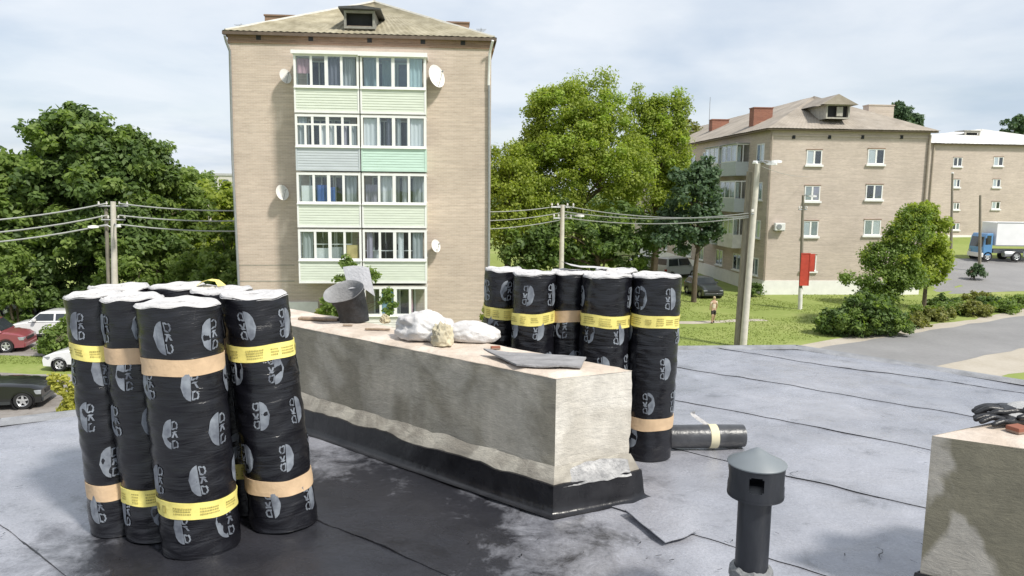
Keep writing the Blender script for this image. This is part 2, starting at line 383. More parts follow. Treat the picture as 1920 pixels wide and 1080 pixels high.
def ground():
    xs = sorted(set(list(np.linspace(-60, 90, 61)) + [-2500, -900, -350, -150, -90, 130, 200, 400, 900, 2500]))
    ys = sorted(set(list(np.linspace(-20, 130, 61)) + [-2500, -600, -150, -60, 180, 260, 420, 900, 2500]))
    vs = [(x, y, H(x, y)) for y in ys for x in xs]; n = len(xs)
    fs = [(j*n+i, j*n+i+1, (j+1)*n+i+1, (j+1)*n+i) for j in range(len(ys)-1) for i in range(n-1)]
    me = bpy.data.meshes.new('ground'); me.from_pydata(vs, [], fs)
    o = link_mesh('ground', me, GRASS); tag(o, 'mown green lawn ground around the apartment blocks', kind='structure')
ground()
def g2(px, py, z=0): p = onz(px, py, z); return (p.x, p.y)
ra, rb = Vector(g2(1540, 652)), Vector(g2(1920, 592)); rd = (rb-ra).normalized(); rn = Vector((rd.y, -rd.x))
def along(t, s): p = ra + rd*t + rn*s; return (p.x, p.y)
sheet('road_shoulder', [along(-30, -1.1), along(60, -1.0), along(60, 8.6), along(-30, 7.6)], SAND, .004, 80, 6, .5)
sheet('road', [along(-30, 0), along(60, 0), along(60, 5.6), along(-30, 5.4)], ASPH, .009, 80, 4, .25)
sheet('parking_lot', [(-60, 20), (-9, 22), (-9.5, 31.2), (-60, 33.2)], PARK, .004, 40, 12, .3)
sheet('driveway', [(-60, 36.2), (-15, 34.8), (-15.5, 38.2), (-60, 41)], PARK, .004, 40, 6, .3)
sheet('lane', [(35.5, 60.5), (95, 66), (100, 82), (38, 76)], ASPH, .01, 30, 16, .3)
sheet('footpath', [(33.5, 51.6), (90, 62.6), (90, 64.2), (33.5, 53.0)], SAND, .012, 40, 3, .2)
sheet('trodden_path', [(3, 43.6), (16.5, 47.0), (16.2, 47.9), (3, 44.5)], SAND, .006, 40, 3, .35)

def blade_mesh(name, pts, hmin, hmax, w, m, parent=None):
    n = len(pts); a = rng.uniform(0, 2*np.pi, n); h = rng.uniform(hmin, hmax, n)
    ca, sa = np.cos(a)*w, np.sin(a)*w; lean = rng.normal(0, .35, (n, 2))*h[:, None]
    V = np.zeros((n, 3, 3)); P = np.array(pts)
    V[:, 0] = P + np.stack([-ca, -sa, np.zeros(n)], 1); V[:, 1] = P + np.stack([ca, sa, np.zeros(n)], 1)
    V[:, 2] = P + np.stack([lean[:, 0], lean[:, 1], h], 1)
    return np_mesh(name, V.reshape(-1, 3), 3, m, parent)
def np_mesh(name, V, k, m, parent=None):
    n = len(V)//k; me = bpy.data.meshes.new(name)
    me.vertices.add(len(V)); me.vertices.foreach_set('co', V.astype(np.float32).ravel())
    me.loops.add(len(V)); me.loops.foreach_set('vertex_index', np.arange(len(V), dtype=np.int32))
    me.polygons.add(n); me.polygons.foreach_set('loop_start', np.arange(0, len(V), k, dtype=np.int32)); me.polygons.foreach_set('loop_total', np.full(n, k, dtype=np.int32))
    me.update(calc_edges=True); return link_mesh(name, me, m, parent)
gp = []
while len(gp) < 26000:
    x, y = rng.uniform(2, 46), rng.uniform(36, 60)
    q = Vector((x, y)) - ra; s = q.dot(rn)
    if s > -1.6 - abs(noise.noise((x, y, 0))): continue
    if noise.noise((x*.25, y*.25, 3)) < -.25: continue
    gp.append((x, y, H(x, y)))
for _ in range(3500):
    x, y = rng.uniform(-34, -14), rng.uniform(33.3, 35); gp.append((x, y, 0))
tag(blade_mesh('grass', gp, .02, .075, .04, GBLADE), 'tufts of green grass standing up from the lawn', 'grass', kind='stuff')

# ------------------------------------------------------------------ our roof
UD = Vector((-.79, .613)); VD = Vector((.613, .79))
RPOLY = [(-9, 1.35), (-3.19, 4.47), (1.2, 6.86), (2.75, 7.0), (4.07, 5.72), (9.0, 1.0), (9, -7), (-9, -7)]
def uv(p): v = Vector(p); return (v.dot(UD), v.dot(VD))
RUV = [uv(p) for p in RPOLY]
def urange(v):
    us = []
    for i in range(len(RUV)):
        a, b = RUV[i], RUV[(i+1) % len(RUV)]
        if (a[1]-v)*(b[1]-v) <= 0 and abs(a[1]-b[1]) > 1e-9:
            us.append(a[0] + (b[0]-a[0])*(v-a[1])/(b[1]-a[1]))
    return (min(us), max(us)) if len(us) >= 2 else None
def roof_h(x, y):
    p = Vector((x*1.0, y*1.0, 0))
    f = max(0, 1-abs(y-2.4)/1.2)
    return .012*noise.noise(p*1.3) + .007*noise.noise(p*3.7+Vector((5, 1, 0))) + .0035*noise.noise(p*9) - .020*f*abs(noise.noise(p*5.5+Vector((1, 7, 0))))
deck = MB()
deck.prism(RPOLY[::-1], 0.0, ZR-.03)
deck = deck.build('roof_deck', BRICK2); tag(deck, kind='structure')
vmin, vmax = min(p[1] for p in RUV), max(p[1] for p in RUV)
v0 = vmin; k = 0; WS = .93
while v0 < vmax - .02:
    v1 = min(v0+WS+.075, vmax)
    near = v1 > .6
    nv = 20 if near else 4; nu = 330 if near else 40
    vs = []; fs = []; ok = True
    for j in range(nv+1):
        t = j/nv; v = v0 + (v1-v0)*t
        v = min(max(v, vmin+1e-4), vmax-1e-4)
        rg = urange(v)
        if rg is None: ok = False; break
        for i in range(nu+1):
            u = rg[0] + (rg[1]-rg[0])*i/nu
            vv = v + (.03*noise.noise((u*.8, k*3.1, 0)) + .01*noise.noise((u*5, k*3.1, 0)) if j in (0, nv) else 0)
            p = UD*u + VD*vv
            lift = .0022*max(0, 1-(v-v0)/.16) + .003*max(0, noise.noise((u*2.3, k*7.7, 1)))*max(0, 1-(v-v0)/.08)*2.5
            vs.append((p.x, p.y, ZR + .002 + roof_h(p.x, p.y) + lift))
    if ok:
        base = len(vs)
        for i in range(nu+1):      # the cut edge of the sheet
            x, y, z = vs[i]; vs.append((x, y, z-.002))
        for j in range(nv):
            for i in range(nu):
                q = j*(nu+1)+i; fs.append((q, q+1, q+nu+2, q+nu+1))
        fs += [(base+i, base+i+1, i+1, i) for i in range(nu)]
        me = bpy.data.meshes.new('roofing_sheet'); me.from_pydata(vs, [], fs)
        me.polygons.foreach_set('use_smooth', [True]*len(me.polygons)); me.set_sharp_from_angle(angle=R(50))
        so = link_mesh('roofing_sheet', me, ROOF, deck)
        if near:
            bm_ = MB(); V_ = []; n_b = nu
            for i in range(n_b+1):
                x, y, z = vs[i]; w = max(.0, -.0008 + .008*noise.noise((x*3, y*3, 5)) + .004*noise.noise((x*23, y*23, 5)))
                V_ += [(x-VD.x*(w+.001), y-VD.y*(w+.001), z-.0035), (x+VD.x*w*.3, y+VD.y*w*.3, z+.0016), (x+VD.x*(w*.6+.0005), y+VD.y*(w*.6+.0005), z-.001)]
            bm_.add(V_, [(3*i+q, 3*i+3+q, 3*i+4+q, 3*i+1+q) for i in range(n_b) for q in range(2)]); bm_.build('bitumen_bleed', BITU, so, smooth=True)
    v0 += WS; k += 1
eb = MB()
E1 = [Vector((*p, ZR)) for p in RPOLY[:6]]
for a, b in zip(E1[:-1], E1[1:]):
    d = (b-a).normalized(); n = Vector((-d.y, d.x, 0))
    up = Vector((0, 0, 1))
    pr = [(-.10, .004), (-.03, .022), (.02, .022), (.02, -.12), (.008, -.12), (.008, .004)]
    A = [a - d*.002 + n*s + up*z for s, z in pr]; B = [b + d*.002 + n*s + up*z for s, z in pr]
    eb.add(A+B, [(i, (i+1) % 6, 6+(i+1) % 6, 6+i) for i in range(6)] + [tuple(range(6)), tuple(range(6, 12))])
eb.build('edge_flashing', BITG, deck)
# patch sheets of felt laid beside the shaft
def felt_patch(name, c, label, thick=.006, lift=0, m=BITG, cat='felt patch', group=None, curl=0, root=None, n=10, amp=.006):
    c = [Vector(p) for p in c]
    top = []
    for j in range(n+1):
        for i in range(n+1):
            u, v = i/n, j/n
            p = c[0].lerp(c[1], u).lerp(c[3].lerp(c[2], u), v)
            ed = .012*noise.noise((p.x*9, p.y*9, 4)) if (i in (0, n) or j in (0, n)) else 0
            z = p.z + amp*noise.noise((p.x*6, p.y*6, 8)) + curl*max(0, 1-u*4)*(1-v)
            top.append((p.x+ed, p.y-ed, z))
    vs = [(x, y, z+thick) for x, y, z in top] + top; N = (n+1)**2; fs = []
    for j in range(n):
        for i in range(n):
            q = j*(n+1)+i; fs.append((q, q+1, q+n+2, q+n+1)); fs.append((N+q, N+q+n+1, N+q+n+2, N+q+1))
    rim = [i for i in range(n+1)] + [(j*(n+1)+n) for j in range(1, n+1)] + [n*(n+1)+i for i in range(n-1, -1, -1)] + [j*(n+1) for j in range(n-1, 0, -1)]
    for a, b in zip(rim, rim[1:]+rim[:1]): fs.append((a, N+a, N+b, b))
    me = bpy.data.meshes.new(name); me.from_pydata(vs, [], fs); o = link_mesh(name, me, m); tag(o, label, cat, group)
    return o
zr = ZR+.019
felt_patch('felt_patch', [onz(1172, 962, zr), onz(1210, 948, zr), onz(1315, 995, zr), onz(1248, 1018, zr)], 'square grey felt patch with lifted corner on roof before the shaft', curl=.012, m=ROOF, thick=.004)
# drips and scraps of bitumen on the roof: too small to count
dm = MB()
for i in range(170):
    x, y = random.uniform(-3.2, 3.0), random.uniform(2.0, 5.4)
    if i % 3: x, y = random.uniform(-2.3, 2.2), random.uniform(2.0, 3.0)
    n = random.choice((2, 2, 2, 3, 3, 7)); a = random.uniform(0, 6.28); pts = []
    px_, py_ = x, y
    for q in range(n):
        pts.append((px_, py_)); a += random.uniform(-1.2, 1.2); s = random.uniform(.006, .03); px_ += math.cos(a)*s; py_ += math.sin(a)*s
    for (ax, ay), (bx, by) in zip(pts[:-1], pts[1:]):
        w = random.uniform(.001, .0028); d = Vector((bx-ax, by-ay)); d.normalize(); nx, ny = -d.y*w, d.x*w
        z1, z2 = ZR+.014+roof_h(ax, ay), ZR+.014+roof_h(bx, by)
        dm.quad((ax-nx, ay-ny, z1), (bx-nx, by-ny, z2), (bx+nx, by+ny, z2), (ax+nx, ay+ny, z1))
tag(dm.build('bitumen_scraps', BITU), 'scattered black bitumen drips and scraps over the grey roof', 'debris', kind='stuff')

# ------------------------------------------------------------------ rolls of roofing
def logo_strokes():
    # a half disc with three stout letters set along its straight side; local (a, b), metres
    polys = []
    r = .072; n = 14
    half = [(.002 - r*.72*math.cos(t), r*1.05*math.sin(t)) for t in np.linspace(-math.pi/2, math.pi/2, n)]
    polys.append(half)
    def bar(a0, b0, a1, b1, w=.010):
        d = Vector((a1-a0, b1-b0)); d.normalize(); nx, ny = -d.y*w/2, d.x*w/2
        polys.append([(a0-nx, b0-ny), (a1-nx, b1-ny), (a1+nx, b1+ny), (a0+nx, b0+ny)])
    for kind, b0 in (('D', .046), ('K', 0), ('D', -.048)):
        h = .0205; x0, x1 = .007, .034
        if kind == 'D':
            bar(x0, b0-h, x0, b0+h); bar(x0-.005, b0+h-.003, x1-.008, b0+h-.003); bar(x0-.005, b0-h+.003, x1-.008, b0-h+.003)
            bar(x1-.006, b0-h+.002, x1-.001, b0-.004, .011); bar(x1-.006, b0+h-.002, x1-.001, b0+.004, .011); bar(x1-.001, b0-.008, x1-.001, b0+.008, .011)
        else:
            bar(x0-.004, b0+.013, x1, b0+.013, .009); bar(x0+.010, b0+.010, x0, b0-.016, .009); bar(x0+.014, b0+.010, x1, b0-.015, .009)
    return polys
LOGO_P = [[(a*.82, b*.85) for a, b in p] for p in logo_strokes()]

def roll(label, top, base, rx, ry, rot, upper, lower, flip, phase, group, zu=.765, zl=.195, Hh=1.0, name='roofing_roll', logo_vis=1.0, seed=0):
    top, base = Vector(top), Vector(base)
    t = thing(name, label, 'roofing roll', base, 0, group)
    lean = Vector(((top.x-base.x)/Hh, (top.y-base.y)/Hh))
    rs = random.Random(seed*13+5)
    ph = [rs.uniform(0, 6.28) for _ in range(6)]
    def P(a, z, off=0):
        ca, sa = math.cos(a-rot), math.sin(a-rot)
        r = rx*ry/math.sqrt((ry*ca)**2 + (rx*sa)**2)
        r *= 1 + .012*math.sin(3*a+ph[0]+2*z) + .012*math.sin(2*a+ph[1]-3*z) + .03*noise.noise((math.cos(a)*1.6+seed, math.sin(a)*1.6, z*2.6))
        r += .0016*math.sin(z*42+ph[2]+2.5*math.sin(a*2+ph[3])) + .0012*math.sin(z*95+ph[4]+3*math.sin(a*3))
        for zb, wd in ((zu, .05), (zl, .05)):
            r -= .004*math.exp(-((z-zb)/wd)**2)
        if z > .97*Hh: r += (z-.97*Hh)*.12*(math.sin(5*a+ph[5])*.5+.2)
        r += off
        return Vector((r*math.cos(a) + lean.x*z, r*math.sin(a) + lean.y*z, z))
    n, mz = 56, 84
    b = MB(); vs = []; fs = []
    for k in range(mz+1):
        z = Hh*k/mz
        for i in range(n):
            a = 2*math.pi*i/n; zz = z
            if k == mz: zz = z + .005*math.sin(2*a+ph[1]) + .003*math.sin(7*a+ph[2])
            v = P(a, z); v.z = zz; vs.append(v)
    for k in range(mz):
        for i in range(n):
            j = (i+1) % n; fs.append((k*n+i, k*n+j, (k+1)*n+j, (k+1)*n+i))
    fs.append(tuple(range(n-1, -1, -1)))
    b.add(vs, fs); b.build('wrapping', FILM, t, smooth=True)
    # coil end: rings of the rolled sheet
    c = MB(); vs = []; fs = []; rings = 16
    for q in range(rings+1):
        f = 1.012 - q/rings*.86
        for i in range(n):
            a = 2*math.pi*i/n; v = P(a, Hh)
            cx, cy = lean.x*Hh, lean.y*Hh
            z = Hh + .004 + (.005*math.sin(2*a+ph[1]) + .003*math.sin(7*a+ph[2]))*(1-q/rings) + (.0022 if q % 2 else 0) + .0015*math.sin(q*1.7+ph[3]) + .003*noise.noise((a*2+seed, q*.6, seed))
            if q == 0: z -= .008
            vs.append((cx+(v.x-cx)*f, cy+(v.y-cy)*f, z))
    for q in range(rings):
        for i in range(n):
            j = (i+1) % n; fs.append((q*n+i, q*n+j, (q+1)*n+j, (q+1)*n+i))
    m0 = len(vs)
    for i in range(n): v = Vector(vs[rings*n+i]); vs.append((v.x, v.y, v.z-.05))
    for i in range(n): fs.append((rings*n+i, rings*n+(i+1) % n, m0+(i+1) % n, m0+i))
    fs.append(tuple(range(m0, m0+n)))
    c.add(vs, fs); c.build('coil_end', COIL, t, smooth=True)
    # paper bands
    for zb, kind in ((zu, upper), (zl, lower)):
        if kind is None: continue
        bb = MB(); vs = []; fs = []; hw = .033; m = 64; tl = rs.uniform(-.012, .012); pa = rs.uniform(0, 6.28)
        for i in range(m):
            a = 2*math.pi*i/m; zc = zb + tl*math.sin(a+pa) + .002*math.sin(a*4+pa)
            for q, (dz, off) in enumerate(((-hw, .001), (-hw, .0035), (0, .0042), (hw, .0035), (hw, .001))):
                v = P(a, zc+dz, off); vs.append(v)
        for i in range(m):
            j = (i+1) % m
            for q in range(4): fs.append((i*5+q, j*5+q, j*5+q+1, i*5+q+1))
        bb.add(vs, fs); bo = bb.build('paper_band', YEL if kind == 'y' else TAN, t, smooth=True)
        if kind == 'y':
            pb = MB(); a = rs.uniform(0, .6)
            while a < 6.0:
                w = rs.choice((.14, .3, .5, .22))
                rows = 1 if w < .2 else rs.choice((3, 4))
                for r_ in range(rows):
                    x = a
                    while x < a+w:
                        l = rs.uniform(.02, .06) if rows > 1 else w
                        hz = .003 if rows > 1 else .015
                        zc0 = zb + (rows/2-.5-r_)*.011
                        cols = max(2, int(l/.04)+1)
                        V_ = []
                        for s_ in range(cols+1):
                            aa = x+l*s_/cols; zc = zc0 + tl*math.sin(aa+pa) + .002*math.sin(aa*4+pa)
                            V_ += [P(aa, zc-hz, .0062), P(aa, zc+hz, .0062)]
                        pb.add(V_, [(2*s_, 2*s_+2, 2*s_+3, 2*s_+1) for s_ in range(cols)])
                        x += l + .015
                a += w + rs.uniform(.12, .3)
            tag(pb.build('band_print', YELP, bo), kind='stuff')
    # printed marks, staggered in rows of five
    for row in range(5):
        zc = Hh*(.885 - .19*row)
        for q in range(5):
            if rs.random() > logo_vis: continue
            a0 = phase + 2*math.pi/5*(q + .5*(row % 2)) + rs.uniform(-.05, .05)
            lb = MB(); tw = rs.uniform(-.10, .10); sc_ = rs.uniform(.92, 1.06)
            for poly in LOGO_P:
                if len(poly) == 4 and rs.random() < .025: continue
                pts = []
                for (pa_, pb_) in poly:
                    s = -1 if flip else 1
                    pts.append((s*(pa_*math.cos(tw)-pb_*math.sin(tw))*sc_, s*(pa_*math.sin(tw)+pb_*math.cos(tw))*sc_))
                # split each polygon into thin upright slices so that it follows the curve
                amin, amax = min(p[0] for p in pts), max(p[0] for p in pts)
                ns = max(2, int((amax-amin)/.008)); N = len(pts)
                prev = None
                for s_ in range(ns+1):
                    xx = amin + (amax-amin)*(.0005 + .999*s_/ns)
                    ys = []
                    for i in range(N):
                        p0, p1 = pts[i], pts[(i+1) % N]
                        if (p0[0]-xx)*(p1[0]-xx) <= 0 and abs(p0[0]-p1[0]) > 1e-9:
                            ys.append(p0[1] + (p1[1]-p0[1])*(xx-p0[0])/(p1[0]-p0[0]))
                    if len(ys) < 2: prev = None; continue
                    lo, hi = min(ys), max(ys); aa = a0 + xx/((rx+ry)/2)
                    m_ = max(1, int((hi-lo)/.012)) if prev is None else prev[1]
                    col = [P(aa, zc + lo + (hi-lo)*e/m_, .0028) for e in range(m_+1)]
                    if prev: lb.add(prev[0]+col, [(e, m_+1+e, m_+2+e, e+1) for e in range(m_)])
                    prev = (col, m_)
            lb.build('printed_mark', LOGO, t)
    return t

GL = 'rolls standing in the near left stack'
def rp(px, py): return onz(px, py, ZR+1.0)
zb_ = ZR+.006
def rl(label, top, basep, *a, **k):
    tp = Vector((top[0], top[1], ZR+1)); bp = Vector((basep[0], basep[1], zb_)); return roll(label, tp, bp, *a, **k)
rl('front roll of the near stack, brown band above, yellow band below', (-1.345, 2.95), (-1.275, 2.90), .155, .135, .2, 't', 'y', False, -1.64, GL, seed=1)
rl('right-hand roll of the near stack, yellow band above, brown below', (-1.135, 3.22), (-1.005, 3.13), .143, .135, .3, 'y', 't', True, -1.55, GL, seed=2)
rl('roll second from the left in near stack, brown band above yellow one', (-1.61, 3.10), (-1.515, 3.02), .122, .128, .1, 't', 'y', False, -.9, GL, seed=3, logo_vis=.85)
rl('leftmost roll of the near stack, yellow band above brown one', (-1.80, 3.16), (-1.70, 3.06), .113, .118, .2, 'y', 't', False, -1.75, GL, seed=4, logo_vis=.8)
rl('shaded roll wedged between the front and right-hand rolls of near stack', (-1.335, 3.37), (-1.235, 3.29), .135, .130, 0, 't', 'y', False, -.6, GL, seed=5)
rl('rear roll of the near stack behind the shaded middle roll', (-1.58, 3.46), (-1.49, 3.39), .130, .125, 0, 't', 'y', False, .3, GL, seed=6)
rl('rear left roll of the near stack, hardly more than its top showing', (-1.83, 3.41), (-1.745, 3.34), .125, .120, 0, 'y', 't', True, .1, GL, seed=7)
GR = 'rolls standing behind the plastered shaft'
rl('rightmost roll behind the shaft, seen down to its brown lower band', (.815, 4.13), (.765, 4.02), .137, .13, 0, 'y', 't', True, -1.15, GR, logo_vis=.88, seed=11, zu=.755, zl=.2)
rl('roll behind the shaft, second from the right with clear yellow band', (.535, 4.12), (.50, 4.04), .137, .13, 0, 'y', 't', True, -1.75, GR, logo_vis=.88, seed=12, zu=.755)
rl('narrow roll behind the shaft with pale brown upper band', (.345, 4.27), (.315, 4.2), .12, .125, 0, 't', 'y', False, -1.35, GR, logo_vis=.88, seed=13, zu=.755)
rl('roll behind the shaft, second from the left of its row', (.130, 4.20), (.105, 4.13), .122, .12, 0, 'y', 't', True, -1.95, GR, logo_vis=.88, seed=14, zu=.75)
rl('leftmost roll behind the shaft, next to the white sack', (-.055, 4.38), (-.07, 4.31), .112, .115, 0, 'y', 't', False, -1.3, GR, logo_vis=.88, seed=15, zu=.76)
rl('hidden back roll behind the shaft, its pale top just showing over the row', (.62, 4.39), (.59, 4.31), .125, .12, 0, 'y', 't', False, 0, GR, seed=16, Hh=1.0)
# scraps of yellow band and torn wrapping left on top
def scrap(name, label, pts, w, m, cat='paper scrap'):
    b = MB(); P_ = [Vector(p) for p in pts]
    V_ = []
    for i, p in enumerate(P_):
        d = (P_[min(i+1, len(P_)-1)] - P_[max(i-1, 0)]).normalized(); s = d.cross(Vector((0, 0, 1))).normalized()*w/2
        if s.length < 1e-6: s = Vector((0, w/2, 0))
        V_ += [p-s, p+s, p-s-Vector((0, 0, .002)), p+s-Vector((0, 0, .002))]
    fs = []
    for i in range(len(P_)-1):
        a, c = i*4, i*4+4; fs += [(a, c, c+1, a+1), (a+2, a+3, c+3, c+2), (a, a+2, c+2, c), (a+1, c+1, c+3, a+3)]
    b.add(V_, fs); o = b.build(name, m, smooth=True); return tag(o, label, cat)
q = Vector((-1.40, 3.40, ZR+1.02))
scrap('paper_scrap', 'crumpled yellow band scrap lying on tops of the near rolls', [q+Vector((-.06, 0, 0)), q+Vector((-.03, .01, .02)), q+Vector((0, 0, .028)), q+Vector((.03, .01, .022)), q+Vector((.055, 0, .0))], .05, YEL)
q = Vector((.40, 4.30, ZR+1.015))
scrap('wrapping_scrap', 'torn white wrapping flap lying on the rolls behind the shaft', [q+Vector((-.10, 0, .045)), q+Vector((-.06, .01, .03)), q+Vector((.0, 0, .02)), q+Vector((.08, .01, .018)), q+Vector((.16, 0, .012))], .09, COIL, 'wrapping scrap')

# roll lying on the roof
lr = thing('lying_roofing_roll', 'thin leftover roll lying on the roof right of the standing rolls', 'roofing roll', (1.02, 4.12, ZR+.075), R(4))
MX = Matrix.Rotation(math.pi/2, 4, 'Y')
b = MB(); b.lathe([(.066, -.42), (.066, -.2), (.067, .1), (.066, .25), (.064, .33)], 28, M=MX, cap=False)
prof = [(.064, .33), (.057, .331), (.057, .325), (.048, .327), (.048, .322), (.038, .325), (.02, .323)]
b.lathe(prof, 28, M=MX, cap=False); b.lathe([(.02, .323), (.02, -.40)], 28, M=MX, cap=False)
b.lathe([(.066, -.42), (.02, -.42)], 28, M=MX, cap=False)
b.build('rolled_felt', [mat('dark_felt_back', (.05, .052, .058), .34, .4, 8, bmp=.4, bscale=30)], lr, smooth=True)
b = MB(); b.lathe([(.0675, .12), (.0695, .122), (.0695, .168), (.0675, .17)], 28, M=MX, cap=False); b.build('paper_band', mat('pale_paper', (.62, .57, .40), .8, .1, 14), lr, smooth=True)
b = MB()
arc = [Vector((.145-.02-.10*math.sin(t), .015, .06+.055*math.sin(t*1.0)+.012*t)) for t in np.linspace(0, 2.2, 12)]
V_ = []
for i, p in enumerate(arc):
    d_ = (arc[min(i+1, 11)]-arc[max(i-1, 0)]).normalized(); V_ += [p+Vector((-d_.z, -.3, d_.x))*.010, p+Vector((d_.z, .3, -d_.x))*.010]
b.add(V_, [(2*i, 2*i+2, 2*i+3, 2*i+1) for i in range(len(arc)-1)]); b.build('loose_band_end', COIL, lr)

# ------------------------------------------------------------------ plastered shaft and what lies on it
ZT = ZR + .64
sn, sr = onz(1043, 705, ZT), onz(1186, 690, ZT)
ld = Vector((-.785, .62, 0)).normalized()
LEN = 2.75
sh = thing('ventilation_shaft', 'long plastered ventilation shaft with black felt skirt between the rolls', 'ventilation shaft', (sn.x, sn.y, ZR))
wv = Vector((sr.x-sn.x, sr.y-sn.y, 0))
def sp_(s, w, z=0, out=0):     # s along the length, w across 0..1, out = distance outside the face
    p = ld*s + wv*w; return Vector((p.x, p.y, z))
cen = (ld*LEN + wv)/2
nl = Vector((-ld.y, ld.x, 0));  nl = nl if nl.dot(sp_(1, .5)-sp_(1, 0)) < 0 else -nl      # outward of the left face
wn_ = wv.normalized(); nr = Vector((wn_.y, -wn_.x, 0)); nr = nr if nr.dot(ld) < 0 else -nr  # outward of the near face
def ring(out, z, n_s=60, n_w=14, jag=0, sd=0):
    """closed loop round the shaft, pushed outwards"""
    c = [sp_(0, 0), sp_(0, 1), sp_(LEN, 1), sp_(LEN, 0)]
    cnt = [n_w, n_s, n_w, n_s]; pts = []
    cc = cen
    for e in range(4):
        a, b_ = c[e], c[(e+1) % 4]
        for i in range(cnt[e]):
            p = a.lerp(b_, i/cnt[e]); pts.append(p)
    out_pts = []
    nrm = [nr, -nl, -nr, nl]
    idx = 0
    for e in range(4):
        for i in range(cnt[e]):
            p = pts[idx]; nn = nrm[e].copy()
            if i == 0: nn = (nrm[e] + nrm[e-1]); nn = nn / max(.85, nn.dot(nrm[e]))
            o_ = out + (.004*noise.noise((p.x*4, p.y*4, z*5+sd))) - (.010*abs(noise.noise((p.x*13, p.y*13, 3.3))) if (out == 0 and z > .61) else 0) - (.012*abs(noise.noise((z*19, 2.2, e))) if (out == 0 and i == 0) else 0)
            z_ = z + (jag*noise.noise((p.x*5, p.y*5, sd)) + jag*.6*noise.noise((p.x*14, p.y*14, sd)) if jag else 0)
            out_pts.append(Vector((p.x, p.y, z_)) + nn*o_); idx += 1
    return out_pts
def loops(name, rings, m, smooth=True, capt=None):
    n = len(rings[0]); vs = [p for r_ in rings for p in r_]; fs = []
    for k in range(len(rings)-1):
        for i in range(n): fs.append((k*n+i, k*n+(i+1) % n, (k+1)*n+(i+1) % n, (k+1)*n+i))
    b = MB(); b.add(vs, fs); return b.build(name, m, sh, smooth=smooth)
zt = .64
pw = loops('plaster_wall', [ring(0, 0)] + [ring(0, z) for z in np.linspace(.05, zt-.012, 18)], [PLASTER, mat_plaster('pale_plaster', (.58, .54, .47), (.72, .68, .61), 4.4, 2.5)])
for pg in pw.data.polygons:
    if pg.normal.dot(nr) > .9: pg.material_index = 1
# top screed
b = MB(); vs = []; fs = []; a_, c_ = 60, 14
for j in range(c_+1):
    for i in range(a_+1):
        s, w = i/a_, j/c_
        p = sp_(s*LEN, w); ed = min(s*LEN, (1-s)*LEN, w*.39, (1-w)*.39)
        z = zt - .012*max(0, 1-ed/.03)**2 + .006*noise.noise((p.x*5, p.y*5, 0)) + .004*noise.noise((p.x*17, p.y*17, 3))
        if i in (0, a_) or j in (0, c_): z = zt-.014
        k_ = Vector((p.x, p.y, z))
        cr_ = .010*abs(noise.noise((p.x*13, p.y*13, 3.3))) - .002
        if i in (0,): k_ -= nr*cr_
        if j == 0: k_ -= nl*cr_
        if j == c_: k_ += nl*cr_
        vs.append(k_)
for j in range(c_):
    for i in range(a_):
        q_ = j*(a_+1)+i; fs.append((q_, q_+1, q_+a_+2, q_+a_+1))
b.add(vs, fs); b.build('screed_top', SCREED, sh, smooth=True)
# mortar fillet and felt skirt
loops('mortar_fillet', [ring(.002, .215, jag=.018, sd=2), ring(.010, .20, jag=.015, sd=2), ring(.035, .15), ring(.05, .11)], MORTAR)
loops('felt_skirt', [ring(.040, .142, jag=.014, sd=5), ring(.050, .14, jag=.014, sd=5), ring(.055, .09), ring(.060, .045), ring(.064, .022), ring(.075, .012), ring(.092, .006)], BITU)
# grey torn felt tongue on the near face, over the fillet
tp_ = []
for i in range(15):
    u = i/14; p = sp_(0, .05+.9*u); hgt = .185 + .035*math.sin(u*math.pi*.9) + .012*noise.noise((u*9, 0, 0)) - .02*(u < .12)
    tp_.append([p + nr*.014 + Vector((0, 0, hgt)), p + nr*.032 + Vector((0, 0, hgt-.04)), p + nr*.054 + Vector((0, 0, .13 + .01*noise.noise((u*7, 3, 1))))])
b = MB(); b.add([v for r_ in tp_ for v in r_], [(i*3+q, i*3+3+q, i*3+4+q, i*3+q+1) for i in range(14) for q in range(2)])
b.build('torn_felt_strip', mat('torn_felt', (.22, .22, .225), .6, .1, 12, c2=(.56, .55, .54), bmp=.8, bdist=.02), sh, smooth=True)

def shaft_at(px, py, dz=0): return onz(px, py, ZT+dz)
# standing opened roll with flared mouth
c0 = shaft_at(664, 603)
orl = thing('opened_roll_stub', 'short black roll stub with flared pale mouth standing on the shaft', 'roofing roll', (c0.x, c0.y, ZT+.006)); orl.scale = (.9, .9, .9)
TM = Matrix.Rotation(R(-14), 4, 'Y') @ Matrix.Rotation(R(20), 4, 'X')
b = MB(); vs = []; fs = []; n = 40
prof = [(.102, .0), (.102, .06), (.106, .12), (.115, .17), (.128, .205), (.133, .215)]
inner = [(.127, .213), (.116, .19), (.108, .14), (.1, .10)]
def stub(prof, mi):
    vs = []; fs = []
    for r_, z in prof:
        for i in range(n):
            a = 2*math.pi*i/n; rr = r_*(1+.03*math.sin(2*a+.5)+.02*math.sin(5*a)*z/.2)
            sh_ = z*z*1.2
            x_, y_ = rr*math.cos(a), rr*math.sin(a)*.95
            v = Vector((x_ - sh_*1.0, y_ - sh_*1.2, z + (.42*y_ + .12*x_)*(z/.2)**1.3))
            vs.append(v)
    for k in range(len(prof)-1):
        for i in range(n): fs.append((k*n+i, k*n+(i+1) % n, (k+1)*n+(i+1) % n, (k+1)*n+i))
    return vs, fs
vs, fs = stub(prof, 0); b = MB(); b.add(vs, fs); b.build('felt_outside', mat('crinkled_felt', (.006, .006, .007), .55, .5, 12, c2=(.03, .03, .033), bmp=1, bdist=.02, bscale=16), orl, smooth=True)
